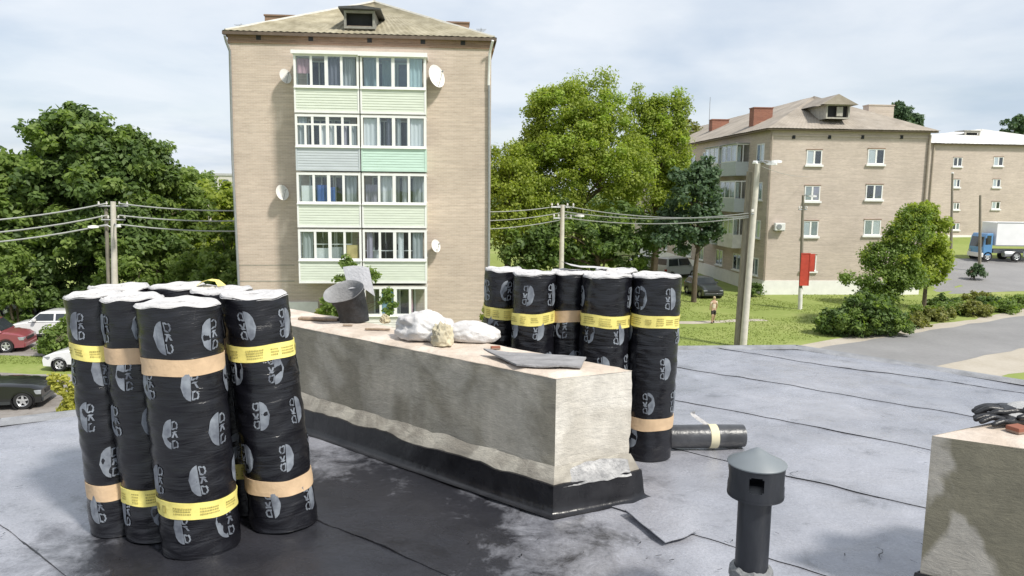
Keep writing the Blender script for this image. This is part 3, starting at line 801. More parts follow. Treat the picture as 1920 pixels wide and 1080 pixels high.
vs, fs = stub([(.133, .215), (.1335, .218), (.127, .213)] + inner[1:], 0); fs.append(tuple(range(len(vs)-n, len(vs)))); b = MB(); b.add(vs, fs); b.build('pale_inside', mat('pale_sanded_felt', (.25, .25, .255), .85, .2, 12, bmp=.6, bscale=60), orl, smooth=True)
# flap of sheet rising behind the mouth
fl = []
for j in range(9):
    v = j/8
    for i in range(7):
        u = i/6
        x = .0 + u*.19 - .05*v; y = .06 - .03*u + .06*v
        z = .215 + .15*v - .05*max(0, u-.55)*(1-v)*2 + .012*math.sin(u*3)
        fl.append((x-.05, y, z))
b = MB(); N = len(fl); b.add(fl + [(x+.002, y+.006, z-.003) for x, y, z in fl], [(j*7+i, j*7+i+1, j*7+i+8, j*7+i+7) for j in range(8) for i in range(6)] + [(N+j*7+i, N+j*7+i+7, N+j*7+i+8, N+j*7+i+1) for j in range(8) for i in range(6)])
b.build('sheet_flap', mat('flap_grey', (.46, .46, .48), .7, .12, 9, bmp=.5, bscale=60), orl, smooth=True)

def lump(name, label, cat, c, rad, m, rot=0, sq=.5, amp=.12, freq=3, seed=0, folds=0, tie=None):
    """a sagging soft body resting on its flattened underside"""
    bm = bmesh.new(); bmesh.ops.create_icosphere(bm, subdivisions=5, radius=1)
    for v in bm.verts:
        p = v.co.copy(); d = 1 + amp*noise.noise(p*freq+Vector((seed, 0, 0))) + amp*.5*noise.noise(p*freq*2.3+Vector((0, seed, 0)))
        if folds: d += folds*(1-2*abs(noise.noise(p*2.6+Vector((seed, 1, 2))))-.5*abs(noise.noise(p*6+Vector((3, seed, 2)))) - .25*abs(noise.noise(p*13+Vector((3, 1, seed))))) * max(0, p.z+.5)
        if tie is not None: d *= 1 - .45*math.exp(-((p.x-tie)/.22)**2)
        q_ = p*d
        z = q_.z*rad[2]
        if z < -rad[2]*sq: z = -rad[2]*sq + (z+rad[2]*sq)*.05
        v.co = (q_.x*rad[0], q_.y*rad[1], z + rad[2]*(sq+.06))
    me = bpy.data.meshes.new(name); bm.to_mesh(me); bm.free()
    me.polygons.foreach_set('use_smooth', [True]*len(me.polygons))
    o = link_mesh(name, me, m); o.location = c; o.rotation_euler = (0, 0, rot); return tag(o, label, cat)
c1 = shaft_at(795, 638); lump('sack', 'crumpled white woven sack lying on the shaft', 'sack', (c1.x, c1.y+.03, ZT+.003), (.175, .12, .098), SACK, R(-22), .42, .20, 1.7, 1, folds=.11)
c1 = shaft_at(880, 642); lump('sack', 'smooth long white sack end lying next to the leftmost back roll', 'sack', (c1.x+.01, c1.y+.04, ZT+.003), (.155, .09, .066), SACK, R(-14), .5, .12, 1.6, 4, folds=.05)
c1 = shaft_at(829, 650); lump('cloth_bundle', 'tan folded cloth bundle wedged between the two white sacks', 'cloth', (c1.x, c1.y+.02, ZT+.003), (.055, .05, .072), mat('tan_cloth', (.50, .45, .33), .9, .2, 12, bmp=.7, bscale=40), .3, .45, .35, 1.6, 9, folds=.3)
c1 = shaft_at(722, 607); lump('foam_chunk', 'small yellow foam scrap beside the opened roll stub', 'foam chunk', (c1.x, c1.y, ZT+.003), (.03, .03, .035), FOAM, .3, .55, .35, 2.5, 12)
c1 = shaft_at(1180-140, 664)
felt_patch('slate_sheet', [shaft_at(905, 660, .02), shaft_at(1098, 672, .024), shaft_at(1090, 690, .012), shaft_at(968, 686, .010)][::1], 'warped grey slate piece lying on near end of the shaft', thick=.008, m=mat('weathered_slate', (.27, .265, .27), .8, .25, 8, bmp=.8, bdist=.01, bscale=50, stretch=(1, 3, 1)), cat='slate piece', curl=.012)
felt_patch('slate_sheet', [shaft_at(930, 664, .006), shaft_at(1060, 672, .006), shaft_at(1040, 690, .002), shaft_at(985, 684, .002)], 'dark felt scrap under the warped slate piece', thick=.006, m=BITU, cat='felt scrap')
def chip(label, px, py, l, w, h, rz, m, zz=ZT, cat='wood scrap', name='wood_scrap'):
    p = onz(px, py, zz); b = MB(); b.box(-l/2, l/2, -w/2, w/2, 0, h)
    o = b.build(name, m, bevel=.003); o.location = (p.x, p.y, zz+.004); o.rotation_euler = (0, 0, rz); return tag(o, label, cat)
chip('long weathered board end behind the opened roll stub', 598, 601, .26, .05, .014, R(-8), WOOD)
chip('thin splinter of wood in front of the opened roll stub', 652, 612, .06, .012, .008, R(5), WOOD)
chip('flat wood strip on the shaft left of the sack', 708, 620, .15, .02, .010, R(-4), WOOD)
chip('brown chip of brick behind the slate piece', 929, 656, .05, .025, .016, R(15), REDBRICK, cat='brick chip', name='brick_chip')

# ------------------------------------------------------------------ second shaft at the right edge, gloves on it
P0, P1, P3 = onz(1748, 812, ZT), onz(2180, 872, ZT), onz(1960, 766, ZT)
s2 = thing('ventilation_shaft', 'plastered shaft at the right edge with dark damp patch and gloves', 'ventilation shaft', (P0.x, P0.y, ZR))
e1, e2 = (P1-P0), (P3-P0); e1.z = e2.z = 0
n_ = 20
def rect_ring(z, out=0):
    c = [Vector((0, 0, 0)), e1, e1+e2, e2]; pts = []; cc = (e1+e2)/2
    for e in range(4):
        for i in range(n_):
            p = c[e].lerp(c[(e+1) % 4], i/n_); d = (p-cc); p = p + d.normalized()*out
            k_ = .003*noise.noise((p.x*6, p.y*6, z*6)); pts.append(Vector((p.x+k_, p.y+k_, z)))
    return pts
b = MB(); rs_ = [rect_ring(z) for z in np.linspace(0, .63, 16)]; N = 4*n_
b.add([v for r_ in rs_ for v in r_], [(k*N+i, k*N+(i+1) % N, (k+1)*N+(i+1) % N, (k+1)*N+i) for k in range(15) for i in range(N)])
b.build('plaster_wall', PLASTER_R, s2, smooth=True)
b = MB(); vs = []
for j in range(13):
    for i in range(13):
        p = e1*(i/12)+e2*(j/12); ed = (i in (0, 12) or j in (0, 12))
        vs.append((p.x, p.y, .628 if ed else .642+.004*noise.noise((p.x*9, p.y*9, 0))))
b.add(vs, [(j*13+i, j*13+i+1, j*13+i+14, j*13+i+13) for j in range(12) for i in range(12)]); b.build('screed_top', SCREED, s2, smooth=True)
b = MB(); rr_ = [rect_ring(.12, .012), rect_ring(.12, .02), rect_ring(.07, .03), rect_ring(.03, .05), rect_ring(.01, .15)]
b.add([v for r_ in rr_ for v in r_], [(k*N+i, k*N+(i+1) % N, (k+1)*N+(i+1) % N, (k+1)*N+i) for k in range(4) for i in range(N)]); b.build('felt_skirt', BITU, s2, smooth=True)
GLK = mat('black_latex', (.016, .016, .018), .35, .3, 20, bmp=.3); GLG = mat('grey_knit', (.40, .40, .40), .9, .12, 60, bmp=.6, bscale=160)
def glove(label, loc, rz, tilt, sgn=1):
    t = thing('work_glove', label, 'glove', loc, rz, 'work gloves on the right shaft')
    t.rotation_euler = (0, tilt, rz); t.scale = (1.2, 1.15, 1.1)
    V_ = [(0, 0, .018), (-.045, 0, .02), (-.085, 0, .019)]; E_ = [(0, 1), (1, 2)]; Rr = [(.036, .018), (.044, .019), (.040, .016)]
    for y, l, bend in ((-.034, .066, .006), (-.011, .085, .012), (.012, .082, .008), (.034, .064, .003)):
        b0 = len(V_); V_ += [(-.097, y, .019), (-.097-l*.5, y*1.15, .019+bend), (-.097-l, y*1.25, .010+bend*.2)]
        E_ += [(2, b0), (b0, b0+1), (b0+1, b0+2)]; Rr += [.0115, .0105, .0085]
    b0 = len(V_); V_ += [(-.03, sgn*.045, .016), (-.06, sgn*.068, .014), (-.088, sgn*.075, .012)]; E_ += [(1, b0), (b0, b0+1), (b0+1, b0+2)]; Rr += [.014, .0115, .009]
    skin('coated_hand', V_, E_, Rr, GLK, t, 1, 2)
    b = MB(); b.lathe([(.036, 0), (.037, .02), (.036, .06), (.040, .075), (.034, .075), (.030, .05), (.030, 0)], 24, M=Matrix.Translation((-.03, 0, .02)) @ Matrix.Scale(.5, 4, (0, 0, 1)) @ Matrix.Rotation(math.pi/2, 4, 'Y'), cap=False)
    b.build('knit_cuff', GLG, t, smooth=True)
    b = MB(); b.lathe([(.0, .0245), (.022, .021), (.036, .0125)], 20, M=Matrix.Translation((-.045, 0, .017)) @ Matrix.Scale(1.25, 4, (1, 0, 0)), cap=False); b.build('knit_back', GLG, t, smooth=True)
    return t
gp_ = onz(1905, 800, ZT)
glove('lower black coated work glove lying flat on the right shaft', (gp_.x+.075, gp_.y+.03, ZT+.002), R(6), 0)
glove('upper work glove with grey knit back lying over the other glove', (gp_.x+.105, gp_.y+.045, ZT+.038), R(-10), R(-7), -1)
chip('brick fragment under the gloves on the right shaft', 1908, 812, .06, .05, .022, R(20), REDBRICK, cat='brick chip', name='brick_chip')

# ------------------------------------------------------------------ vent pipe
VP = ony(1412, 1000, 2.36)
vp = thing('roof_vent_pipe', 'dark grey plastic vent pipe with conical cap standing on the roof', 'vent pipe', (VP.x, VP.y, ZR))
VPM = mat('anthracite_plastic', (.012, .014, .019), .42, .12, 9, c2=(.030, .033, .040), bmp=.15, bscale=30, stretch=(2, 2, .5)); VPL = mat('grey_cap_plastic', (.17, .19, .205), .5, .1, 6)  # pipe plastic, and a lighter grey for the cap
zt0 = ony(1412, 843, 2.36).z - ZR; zcap = ony(1412, 867, 2.36).z - ZR; zh = ony(1412, 926, 2.36).z - ZR
b = MB(); b.lathe([(.054, .05), (.054, zh+.006)], 40); b.build('pipe', VPM, vp, smooth=True)
b = MB(); b.lathe([(.0945, zcap-.004), (.096, zcap), (.094, zcap+.003), (.05, zcap+.024), (.018, zcap+.044), (.004, zcap+.052)], 48); b.build('conical_cap', VPL, vp, smooth=True)
# hood with rectangular openings
b = MB(); n = 96; z0, z1, z2, z3 = zh, zh+.012, zcap-.058, zcap-.018
zs = [zh+.004, zh+.034, zh+.039, zcap-.027, zcap-.022, zcap-.002]; zs = sorted(zs)
vs = []; fs = []; ro, ri = .091, .087
az = math.atan2(-VP.y, -VP.x)
for rr in (ro, ri):
    for z in zs:
        for i in range(n): a = az + 2*math.pi*(i+.5)/n; vs.append((rr*math.cos(a), rr*math.sin(a), z))
L_ = len(zs)
def hole(k, i): return k in (2,) and ((i+4) % 24) < 8 or (k in (1, 3) and 0 < ((i+4) % 24) < 7)
for k in range(L_-1):
    for i in range(n):
        j = (i+1) % n
        if not hole(k, i):
            fs.append((k*n+i, k*n+j, (k+1)*n+j, (k+1)*n+i)); o_ = L_*n; fs.append((o_+k*n+j, o_+k*n+i, o_+(k+1)*n+i, o_+(k+1)*n+j))
        for di, dk in ((1, 0), (-1, 0)):
            if hole(k, i) and not hole(k, (i+di) % n):
                e = j if di == 1 else i; fs.append((k*n+e, L_*n+k*n+e, L_*n+(k+1)*n+e, (k+1)*n+e))
for i in range(n):
    j = (i+1) % n; fs.append((i, j, L_*n+j, L_*n+i))
    for k in range(L_-1):
        if hole(k, i) and not hole(k-1, i): fs.append((k*n+i, k*n+j, L_*n+k*n+j, L_*n+k*n+i))
        if hole(k, i) and not hole(k+1, i): fs.append(((k+1)*n+i, (k+1)*n+j, L_*n+(k+1)*n+j, L_*n+(k+1)*n+i))
b.add(vs, fs); b.build('slotted_hood', VPM, vp, smooth=True)
b = MB(); b.lathe([(.092, zh+.006), (.0915, zh-.002), (.054, zh-.012)], 48, cap=False); b.build('hood_bottom', VPM, vp, smooth=True)
b = MB(); b.lathe([(.17, .012), (.14, .02), (.10, .06), (.074, .14), (.068, .19), (.070, .205), (.058, .21)], 32, cap=False)
o = b.build('felt_collar', BITU, vp, smooth=True)
b = MB(); vs = []
for i in range(40):
    a = 2*math.pi*i/40; w = .012*noise.noise((math.cos(a)*3, math.sin(a)*3, 2))
    vs += [(.0555*math.cos(a), .0555*math.sin(a), .222+w), (.071*math.cos(a), .071*math.sin(a), .212+w), (.073*math.cos(a), .073*math.sin(a), .19+w*1.6)]
b.add(vs, [(i*3+q, ((i+1) % 40)*3+q, ((i+1) % 40)*3+q+1, i*3+q+1) for i in range(40) for q in range(2)]); b.build('torn_felt_rim', mat('torn_rim', (.17, .175, .18), .6, .3, 30, bmp=.6), vp, smooth=True)

# ------------------------------------------------------------------ apartment building in the middle
class Bld:
    def __init__(s, name, label, l, r):
        l, r = Vector(l), Vector(r); s.l = l; d = (r-l); d.z = 0
        s.w = d.length; s.rz = math.atan2(d.y, d.x); s.x = d.normalized(); s.y = Vector((-s.x.y, s.x.x, 0))
        c = (l+r)/2; s.c = Vector((c.x, c.y, 0)); s.t = thing(name, label, 'building', s.c, s.rz)
    def at(s, px, py, yl=0):             # photo pixel -> (x, z) on the plane yl behind the front
        d = ray(px, py); o = Vector((0, 0, CZ)) - s.c
        t = (yl - o.dot(s.y))/d.dot(s.y); p = o + d*t
        return (p.dot(s.x), p.z)
A = Bld('apartment_building', 'five-storey tan brick apartment block with pale green glazed balconies', ony(438, 300, 35.8), ony(920, 300, 36.75))
T = A.t; hw = A.w/2
ZE = A.at(675, 86)[1]                    # underside of cornice
DEP = 58
b = MB(); b.box(-hw, hw, 0, DEP, -.2, ZE+.02); b.build('brick_wall', BRICK, T)
# corbelled cornice
zc1 = A.at(675, 70)[1]
b = MB(); b.box(-hw-.06, hw+.06, -.06, .3, ZE, ZE+.14); b.box(-hw-.05, hw+.05, -.05, .3, ZE+.14, ZE+.36); b.box(-hw-.14, hw+.14, -.14, .3, ZE+.36, zc1)
b.box(-hw-.14, -hw+.3, .3, DEP, ZE, zc1); b.box(hw-.3, hw+.14, .3, DEP, ZE, zc1)
b.build('corbelled_cornice', BRICK3, T)
for px in (485, 583, 693, 793, 868):
    x, z = A.at(px, 83, -.05); b = MB(); b.box(x-.11, x+.11, -.058, .05, ZE+.15, ZE+.35); b.build('vent_opening', DARK, T)
# eave board, roof
ov = .24; ze = zc1 + .03
b = MB(); b.box(-hw-ov, hw+ov, -ov, -ov+.05, ze-.08, ze+.06); b.box(-hw-ov, -hw-ov+.05, -ov+.05, DEP+ov, ze-.08, ze+.06); b.box(hw+ov-.05, hw+ov, -ov+.05, DEP+ov, ze-.08, ze+.06)
b.box(-hw-ov+.05, hw+ov-.05, -ov+.05, .4, ze-.03, ze); b.build('eave_board', mat('dark_eave', (.12, .09, .07), .8, .2, 4), T)
rise = 2.9; X = hw+ov; yb = X*.95
def roof_mesh(name, X, y0, y1, hip, ze, rise, m, parent, ribs=.0, th=.06):
    """hipped roof whose sheets are folded into real ridges"""
    b = MB()
    def surf(a, bq, c, d, n):
        a, bq, c, d = map(Vector, (a, bq, c, d)); nrm = (bq-a).cross(d-a).normalized(); nrm = nrm if nrm.z > 0 else -nrm
        vs = []
        for j in range(9):
            for i in range(n+1):
                u = i/n; v = j/8; p = a.lerp(bq, u).lerp(d.lerp(c, u), v)
                h = (ribs*(1 if i % 2 else 0)) + .025*noise.noise(p*1.1) + (.03*(j % 2 == 0)*ribs/.03 if ribs else 0)
                vs.append(p + nrm*h)
        b.add(vs, [(j*(n+1)+i, j*(n+1)+i+1, (j+1)*(n+1)+i+1, (j+1)*(n+1)+i) for j in range(8) for i in range(n)])
    r0, r1 = (0, y0+hip, ze+rise), (0, y1-hip, ze+rise)
    surf((-X, y0, ze), (X, y0, ze), (.05, y0+hip, ze+rise), (-.05, y0+hip, ze+rise), 90)
    surf((X, y0, ze), (X, y1, ze), r1, r0, 200)
    surf((-X, y1, ze), (-X, y0, ze), r0, r1, 200)
    surf((X, y1, ze), (-X, y1, ze), r1, r1, 60)
    return b.build(name, m, parent)
rf = roof_mesh('roof', X, -ov, DEP+ov, yb, ze+.05, rise, SLATE, T, .03)
b = MB()
for sx in (-1, 1):
    b.tube([(sx*X*.98, -ov+.1, ze+.1), (sx*.05, yb-ov, ze+.07+rise)], .09, 6)
b.tube([(0, yb-ov, ze+.1+rise), (0, DEP-yb, ze+.1+rise)], .1, 6); b.build('ridge_capping', mat('ridge_pale', (.55, .53, .48), .9, .1, 5), rf)
# dormer
yd = .2
while A.at(674, 50, yd)[1] < ze+.1+rise*(yd+ov)/yb and yd < yb*.9: yd += .02
yd += .05
xd = A.at(674, 35, yd)[0]; zb1 = A.at(674, 50, yd)[1]; zt1 = A.at(674, 22, yd)[1]; wd = (A.at(703, 35, yd)[0]-A.at(645, 35, yd)[0])/2
b = MB(); b.frame(xd-wd, xd+wd, zb1-.1, zt1+.05, .11, yd-.05, yd+.1); b.box(xd-wd, xd-wd+.08, yd+.1, yd+2.6, zb1-.1, zt1); b.box(xd+wd-.08, xd+wd, yd+.1, yd+2.6, zb1-.1, zt1)
do = b.build('dormer', mat('grey_boards', (.26, .25, .23), .9, .2, 5), rf)
b = MB(); b.box(xd-wd+.09, xd+wd-.09, yd+.3, yd+.35, zb1-.05, zt1+.02); b.build('dark_opening', DARK, do)
b = MB(); b.box(xd-wd+.16, xd+wd-.16, yd+.02, yd+.05, (zb1+zt1)/2-.35, (zb1+zt1)/2-.3); b.build('crossbar', WOOD, do)
b = MB(); b.prism([(xd-wd-.22, zt1+.08), (xd+wd+.3, zt1+.06), (xd+wd+.3, zt1+.12), (xd+.1, zt1+.24), (xd-wd-.22, zt1+.16)], -yd-2.7, -yd+.3, M=Matrix(((1, 0, 0, 0), (0, 0, -1, 0), (0, 1, 0, 0), (0, 0, 0, 1)))); b.build('dormer_roof', mat('dark_tin', (.06, .06, .06), .6, .2, 6), do)
def chimney(x, y, w, d, z0, z1, m, parent, name='chimney'):
    b = MB(); b.box(x-w/2, x+w/2, y-d/2, y+d/2, z0, z1); b.box(x-w/2-.05, x+w/2+.05, y-d/2-.05, y+d/2+.05, z1, z1+.09); b.build(name, m, parent)
for pxa, pxb, py, yy in ((500, 556, 30, 11), (838, 879, 43, 12)):
    xa, z = A.at(pxa, py, yy); xb, _ = A.at(pxb, py, yy); chimney((xa+xb)/2, yy, xb-xa, 1.0, ze+.5, z-.1, BRICK3, rf)
def antenna(b_, x, y, z, h, n):
    b_.tube([(x, y, z), (x, y, z+h)], .018, 6); b_.tube([(x, y-.4, z+h*.85), (x, y+.5, z+h*.85)], .012, 5)
    for i in range(n): b_.tube([(x-.3+.03*i, y-.35+.2*i, z+h*.85), (x+.3-.03*i, y-.35+.2*i, z+h*.85)], .009, 4)
for px, py, yy, hh in ((697, 4, 6.0, 1.2), (452, 44, 8, 1.0), (902, 52, 8, 1.0)):
    x, z = A.at(px, py, yy); b = MB(); antenna(b, x, yy, z-hh, hh, 4); b.build('aerial', GREYM, rf)
# downpipes
for pts, m in (([(421, 66, -.5), (424, 78, -.35), (431, 96, -.12), (436, 300, -.12), (450, 575, -.12)], GREYM), ([(924, 76, -.5), (921, 88, -.3), (918, 100, -.12), (916, 160, -.12)], WMETAL), ([(917, 160, -.12), (917, 350, -.12), (916, 560, -.12)], GREYM)):
    P_ = []
    for px, py, yl in pts:
        x, z = A.at(px, py, yl); P_.append((x, yl, z))
    b = MB(); b.tube(P_, .06, 8); b.build('downpipe', m, T, smooth=True)
# thin relief lines: floor slab joints
for py, w in ((497, 1), (527, 1)):
    z = A.at(500, py)[1]; b = MB(); b.box(-hw-.004, A.at(552, py)[0], -.012, 0.02, z-.03, z+.03); b.build('slab_joint', mat('joint_grey', (.36, .32, .27), .9, .1, 5), T)
# white painted low wall left of the ground floor
x0, z = A.at(455, 566, -.1); x1, _ = A.at(596, 566, -.1)
b = MB(); b.box(x0, x1, -.1, 0.02, 0, z); b.build('painted_plinth', WPAINT, T)

CURT = {'w': mat('white_curtain', (.70, .70, .72), .9, .06, 3, stretch=(9, 9, .3)), 'l': mat('lilac_curtain', (.42, .38, .46), .9, .15, 3, stretch=(9, 9, .3)), 'b': mat('blue_curtain', (.06, .13, .36), .9, .3, 4, stretch=(12, 12, .4)),
        'g': mat('grey_curtain', (.40, .42, .43), .9, .15, 3, stretch=(9, 9, .3)), 'k': mat('dark_curtain', (.16, .16, .20), .9, .25, 3, stretch=(10, 10, .4)), 'y': mat('yellow_board', (.62, .48, .22), .9, .15, 3), 'p': mat('pink_cloth', (.48, .30, .34), .9, .15, 3), 'B': mat('pale_blue_cloth', (.22, .36, .48), .9, .15, 3), 'W': mat('white_board', (.76, .77, .76), .8, .05, 3)}
def curtain(x0, x1, z0, z1, y, kind, parent, amp=.03):
    n = max(6, int((x1-x0)/.04)); b = MB(); vs = []
    ph = random.uniform(0, 6)
    for k_ in range(2):
        for i in range(n+1):
            x = x0 + (x1-x0)*i/n; yy = y + amp*math.sin(i*1.35+ph) + amp*.5*math.sin(i*.5+ph*2)
            vs.append((x, yy, (z0, z1)[k_]))
    N = len(vs); vs += [(x, y_+.006, z) for x, y_, z in vs]
    fs = [(i, i+1, n+2+i, n+1+i) for i in range(n)] + [(N+i+1, N+i, N+n+1+i, N+n+2+i) for i in range(n)]
    b.add(vs, fs); b.build('curtain', CURT[kind], parent, smooth=True)
def siding(b, x0, x1, y, z0, z1, board=.12):
    z = z0; 
    while z < z1-.01:
        zz = min(z+board, z1)
        b.add([(x0, y-.022, z), (x1, y-.022, z), (x1, y-.006, zz), (x0, y-.006, zz), (x0, y, z), (x1, y, z)], [(0, 1, 2, 3), (4, 5, 1, 0)]); z = zz
    b.box(x0, x1, y, y+.05, z0, z1)
YB = -1.25
wt_ = [103, 216, 325, 431, 538]; wb_ = [164, 275, 381, 487, 591]; pb_ = [213, 321, 427, 531, 640]
xs_ = [(553, 671, 797), (557, 676, 798), (564, 680, 799), (570, 684, 801), (573, 684, 802)]
# pane layouts: bounds as fractions; contents per bay
panels = [(PGREEN, PGREEN), (PGREY, PMINT), (PGREEN, PGREEN), (PGREEN, PGREEN), (None, None)]
XL = A.at(555, 300, YB)[0]; XM = A.at(676.5, 300, YB)[0]; XR = A.at(799, 300, YB)[0]
def inner_wall(parent, x0, x1, z0, zs, z1):
    """window and balcony door in the house wall behind the glazing"""
    w = x1-x0; b = MB()
    zf = zs-1.05
    b.frame(x0+w*.12, x0+w*.52, zs-.15, z1-.22, .06, -.05, -.003); b.frame(x0+w*.53, x0+w*.80, zf+.1, z1-.22, .07, -.05, -.003); b.box(x0+w*.53+.07, x0+w*.8-.07, -.04, -.003, zf+.17, zf+.85); b.box(x0+w*.31, x0+w*.33, -.045, -.003, zs-.09, z1-.28)
    o_ = b.build('inner_window_frame', UPVC, parent)
    b = MB(); b.box(x0+w*.12+.06, x0+w*.52-.06, -.02, -.004, zs-.09, z1-.28); b.box(x0+w*.53+.07, x0+w*.8-.07, -.02, -.004, zf+.85, z1-.29)
    b.build('inner_glass', mat('dark_pane', (.06, .065, .07), .12, .2, 3), parent)
for r_ in range(5):
    zt_ = A.at(676, wt_[r_], YB)[1]; zb2 = A.at(676, wb_[r_], YB)[1]; zp = max(A.at(676, pb_[r_], YB)[1], .25)
    nxt = A.at(676, wb_[r_-1] if r_ else 96, YB)[1]
    for s_ in range(2):
        x0, x1 = (XL, XM-.03) if s_ == 0 else (XM+.03, XR)
        if r_ == 4 and s_ == 0: x0 = A.at(640, 560, YB)[0]
        pm = panels[r_][s_] or WPAINT
        b = MB(); siding(b, x0+.07, x1-.07, YB, zp+.1, zb2-.04)
        if r_ < 4:      # slab and side cheek
            b.box(x0, x1, YB+.05, 0, zp+.0, zp+.09)
        xo = x0 if s_ == 0 else x1-.06
        b.box(xo, xo+.06, YB+.055, 0, zp+.1, zb2-.04)
        bal = b.build('balcony', pm, T)
        b = MB(); b.box(x0-.005, x0+.068, YB-.035, YB+.045, zp, zb2-.045); b.box(x1-.068, x1+.005, YB-.035, YB+.045, zp, zb2-.045); b.box(x0+.068, x1-.068, YB-.03, YB+.045, zp, zp+.098)
        b.build('trim', UPVC if pm in (PGREEN, WPAINT) else pm, bal)
        # glazing frame
        b = MB(); b.frame(x0, x1, zb2-.04, zt_, .10, YB-.02, YB+.06)
        b.box(x0-.01, x1+.01, YB-.09, YB+.06, zb2-.075, zb2-.042)
        n = 4; fx0, fx1 = x0+.10, x1-.10; pw = (fx1-fx0)/n
        for i in range(1, n):
            wmul = .075 if i == 2 else .055
            b.box(fx0+pw*i-wmul, fx0+pw*i+wmul, YB-.015, YB+.055, zb2+.06, zt_-.10)
        extra = (r_ == 1 and s_ == 0)
        if extra:
            ztr = zt_-.45; b.box(fx0, fx1, YB-.012, YB+.052, ztr-.04, ztr+.04)
            for i in (0, 1, 2, 3): b.box(fx0+pw*(i+.45), fx0+pw*(i+.45)+.1, YB-.013, YB+.05, zb2+.06, ztr-.04)
        xo = x0 if s_ == 0 else x1-.05
        b.box(xo, xo+.05, YB+.06, 0, zb2-.03, zb2+.06); b.box(xo, xo+.05, YB+.06, 0, zt_-.1, zt_); b.box(xo, xo+.05, YB*.5-.03, YB*.5+.03, zb2+.06, zt_-.1)
        b.build('window_frame', UPVC, bal)
        for i in range(n):
            b = MB(); b.box(fx0+pw*i+.05, fx0+pw*(i+1)-.05, YB+.015, YB+.02, zb2+.062, zt_-.102); b.build('glass_pane', GLASSB if (s_ == 1 and r_ in (0,)) else GLASS, bal)
        b = MB(); b.box(xo+.02, xo+.026, YB+.07, -.02, zb2+.07, zt_-.11); b.build('side_pane', GLASS, bal)
        if r_ == 0:
            b = MB(); b.box(x0-.08, x1+(.08 if s_ else .0), YB-.14, .0, zt_+.005, zt_+.05); b.box(x0-.08, x1+(.08 if s_ else .0), YB-.16, YB-.14, zt_-.06 if s_ else zt_-.02, zt_+.14); b.build('balcony_roof', UPVC, bal)
        else:
            b = MB(); b.box(x0, x1, YB+.02, -.01, zt_+.003, zt_+.05); b.build('soffit', CONC, bal)
        inner_wall(bal, x0, x1, zp, zb2, zt_+.1)
        # curtains and things stored behind the glass
        cz0, cz1 = zb2-.3, zt_-.12
        def cf(f0, f1, kind, za=0, zb=1, y=YB+.14, amp=.03):
            curtain(x0+.12+(x1-x0-.24)*f0, x0+.12+(x1-x0-.24)*f1, cz0+(cz1-cz0)*za, cz0+(cz1-cz0)*zb, y, kind, bal, amp)
        if (r_, s_) == (0, 0): cf(.0, .23, 'p', .55, .95); cf(.52, .72, 'k'); cf(.74, .98, 'g', y=YB+.3)
        if (r_, s_) == (0, 1): cf(.78, .98, 'w'); cf(0, .22, 'g', y=YB+.4); cf(.3, .45, 'g', y=YB+.6)
        if (r_, s_) == (1, 0): cf(.02, .14, 'g'); cf(.36, .48, 'w', 0, .8); cf(.53, .6, 'w', 0, .8); cf(.72, .82, 'l', 0, .8); cf(.88, .99, 'g', 0, .8)
        if (r_, s_) == (1, 1): cf(.0, .28, 'w', amp=.02); cf(.38, .46, 'k'); cf(.55, .62, 'g'); cf(.72, 1, 'w', amp=.02)
        if (r_, s_) == (2, 0): cf(.02, .23, 'W', .22, .7, YB+.2, .002); cf(.28, .47, 'b', 0, .72); cf(.5, .6, 'b', 0, .66); cf(.78, .97, 'g', y=YB+.3)
        if (r_, s_) == (2, 1): cf(.0, .2, 'l', 0, .75, YB+.5); cf(.27, .46, 'w', y=YB+.3); cf(.62, .7, 'w', y=YB+.6); cf(.8, 1, 'g', y=YB+.6)
        if (r_, s_) == (3, 0): cf(.02, .2, 'g'); cf(.24, .46, 'W', 0, .52, YB+.25, .004); cf(.5, .7, 'g', 0, .55, YB+.25, .004); cf(.78, .98, 'y', 0, .62, YB+.12, .002)
        if (r_, s_) == (3, 1): cf(.02, .12, 'l'); cf(.12, .24, 'W', 0, .55, YB+.3, .004); cf(.55, .65, 'w'); cf(.8, .98, 'g')
        if (r_, s_) == (4, 1): cf(.27, .46, 'B', .1, .95, YB+.12, .004); cf(.74, .8, 'p', y=YB+.3)
        if r_ == 3:   # shelves with jars
            for f0 in (.18, .34, .52, .66):
                xx = x0+.12+(x1-x0-.24)*f0; b = MB(); b.lathe([(.07, 0), (.085, .05), (.085, .22), (.05, .28), (.05, .3)], 12, M=Matrix.Translation((xx, YB+.3, zb2+.75 if s_ == 0 else zb2+.45))); b.build('jar', DARK, bal, smooth=True)
            b = MB(); b.box(x0+.1, x1-.5, YB+.2, YB+.42, zb2+.70 if s_ == 0 else zb2+.4, zb2+.73 if s_ == 0 else zb2+.43); b.build('shelf', UPVC, bal)
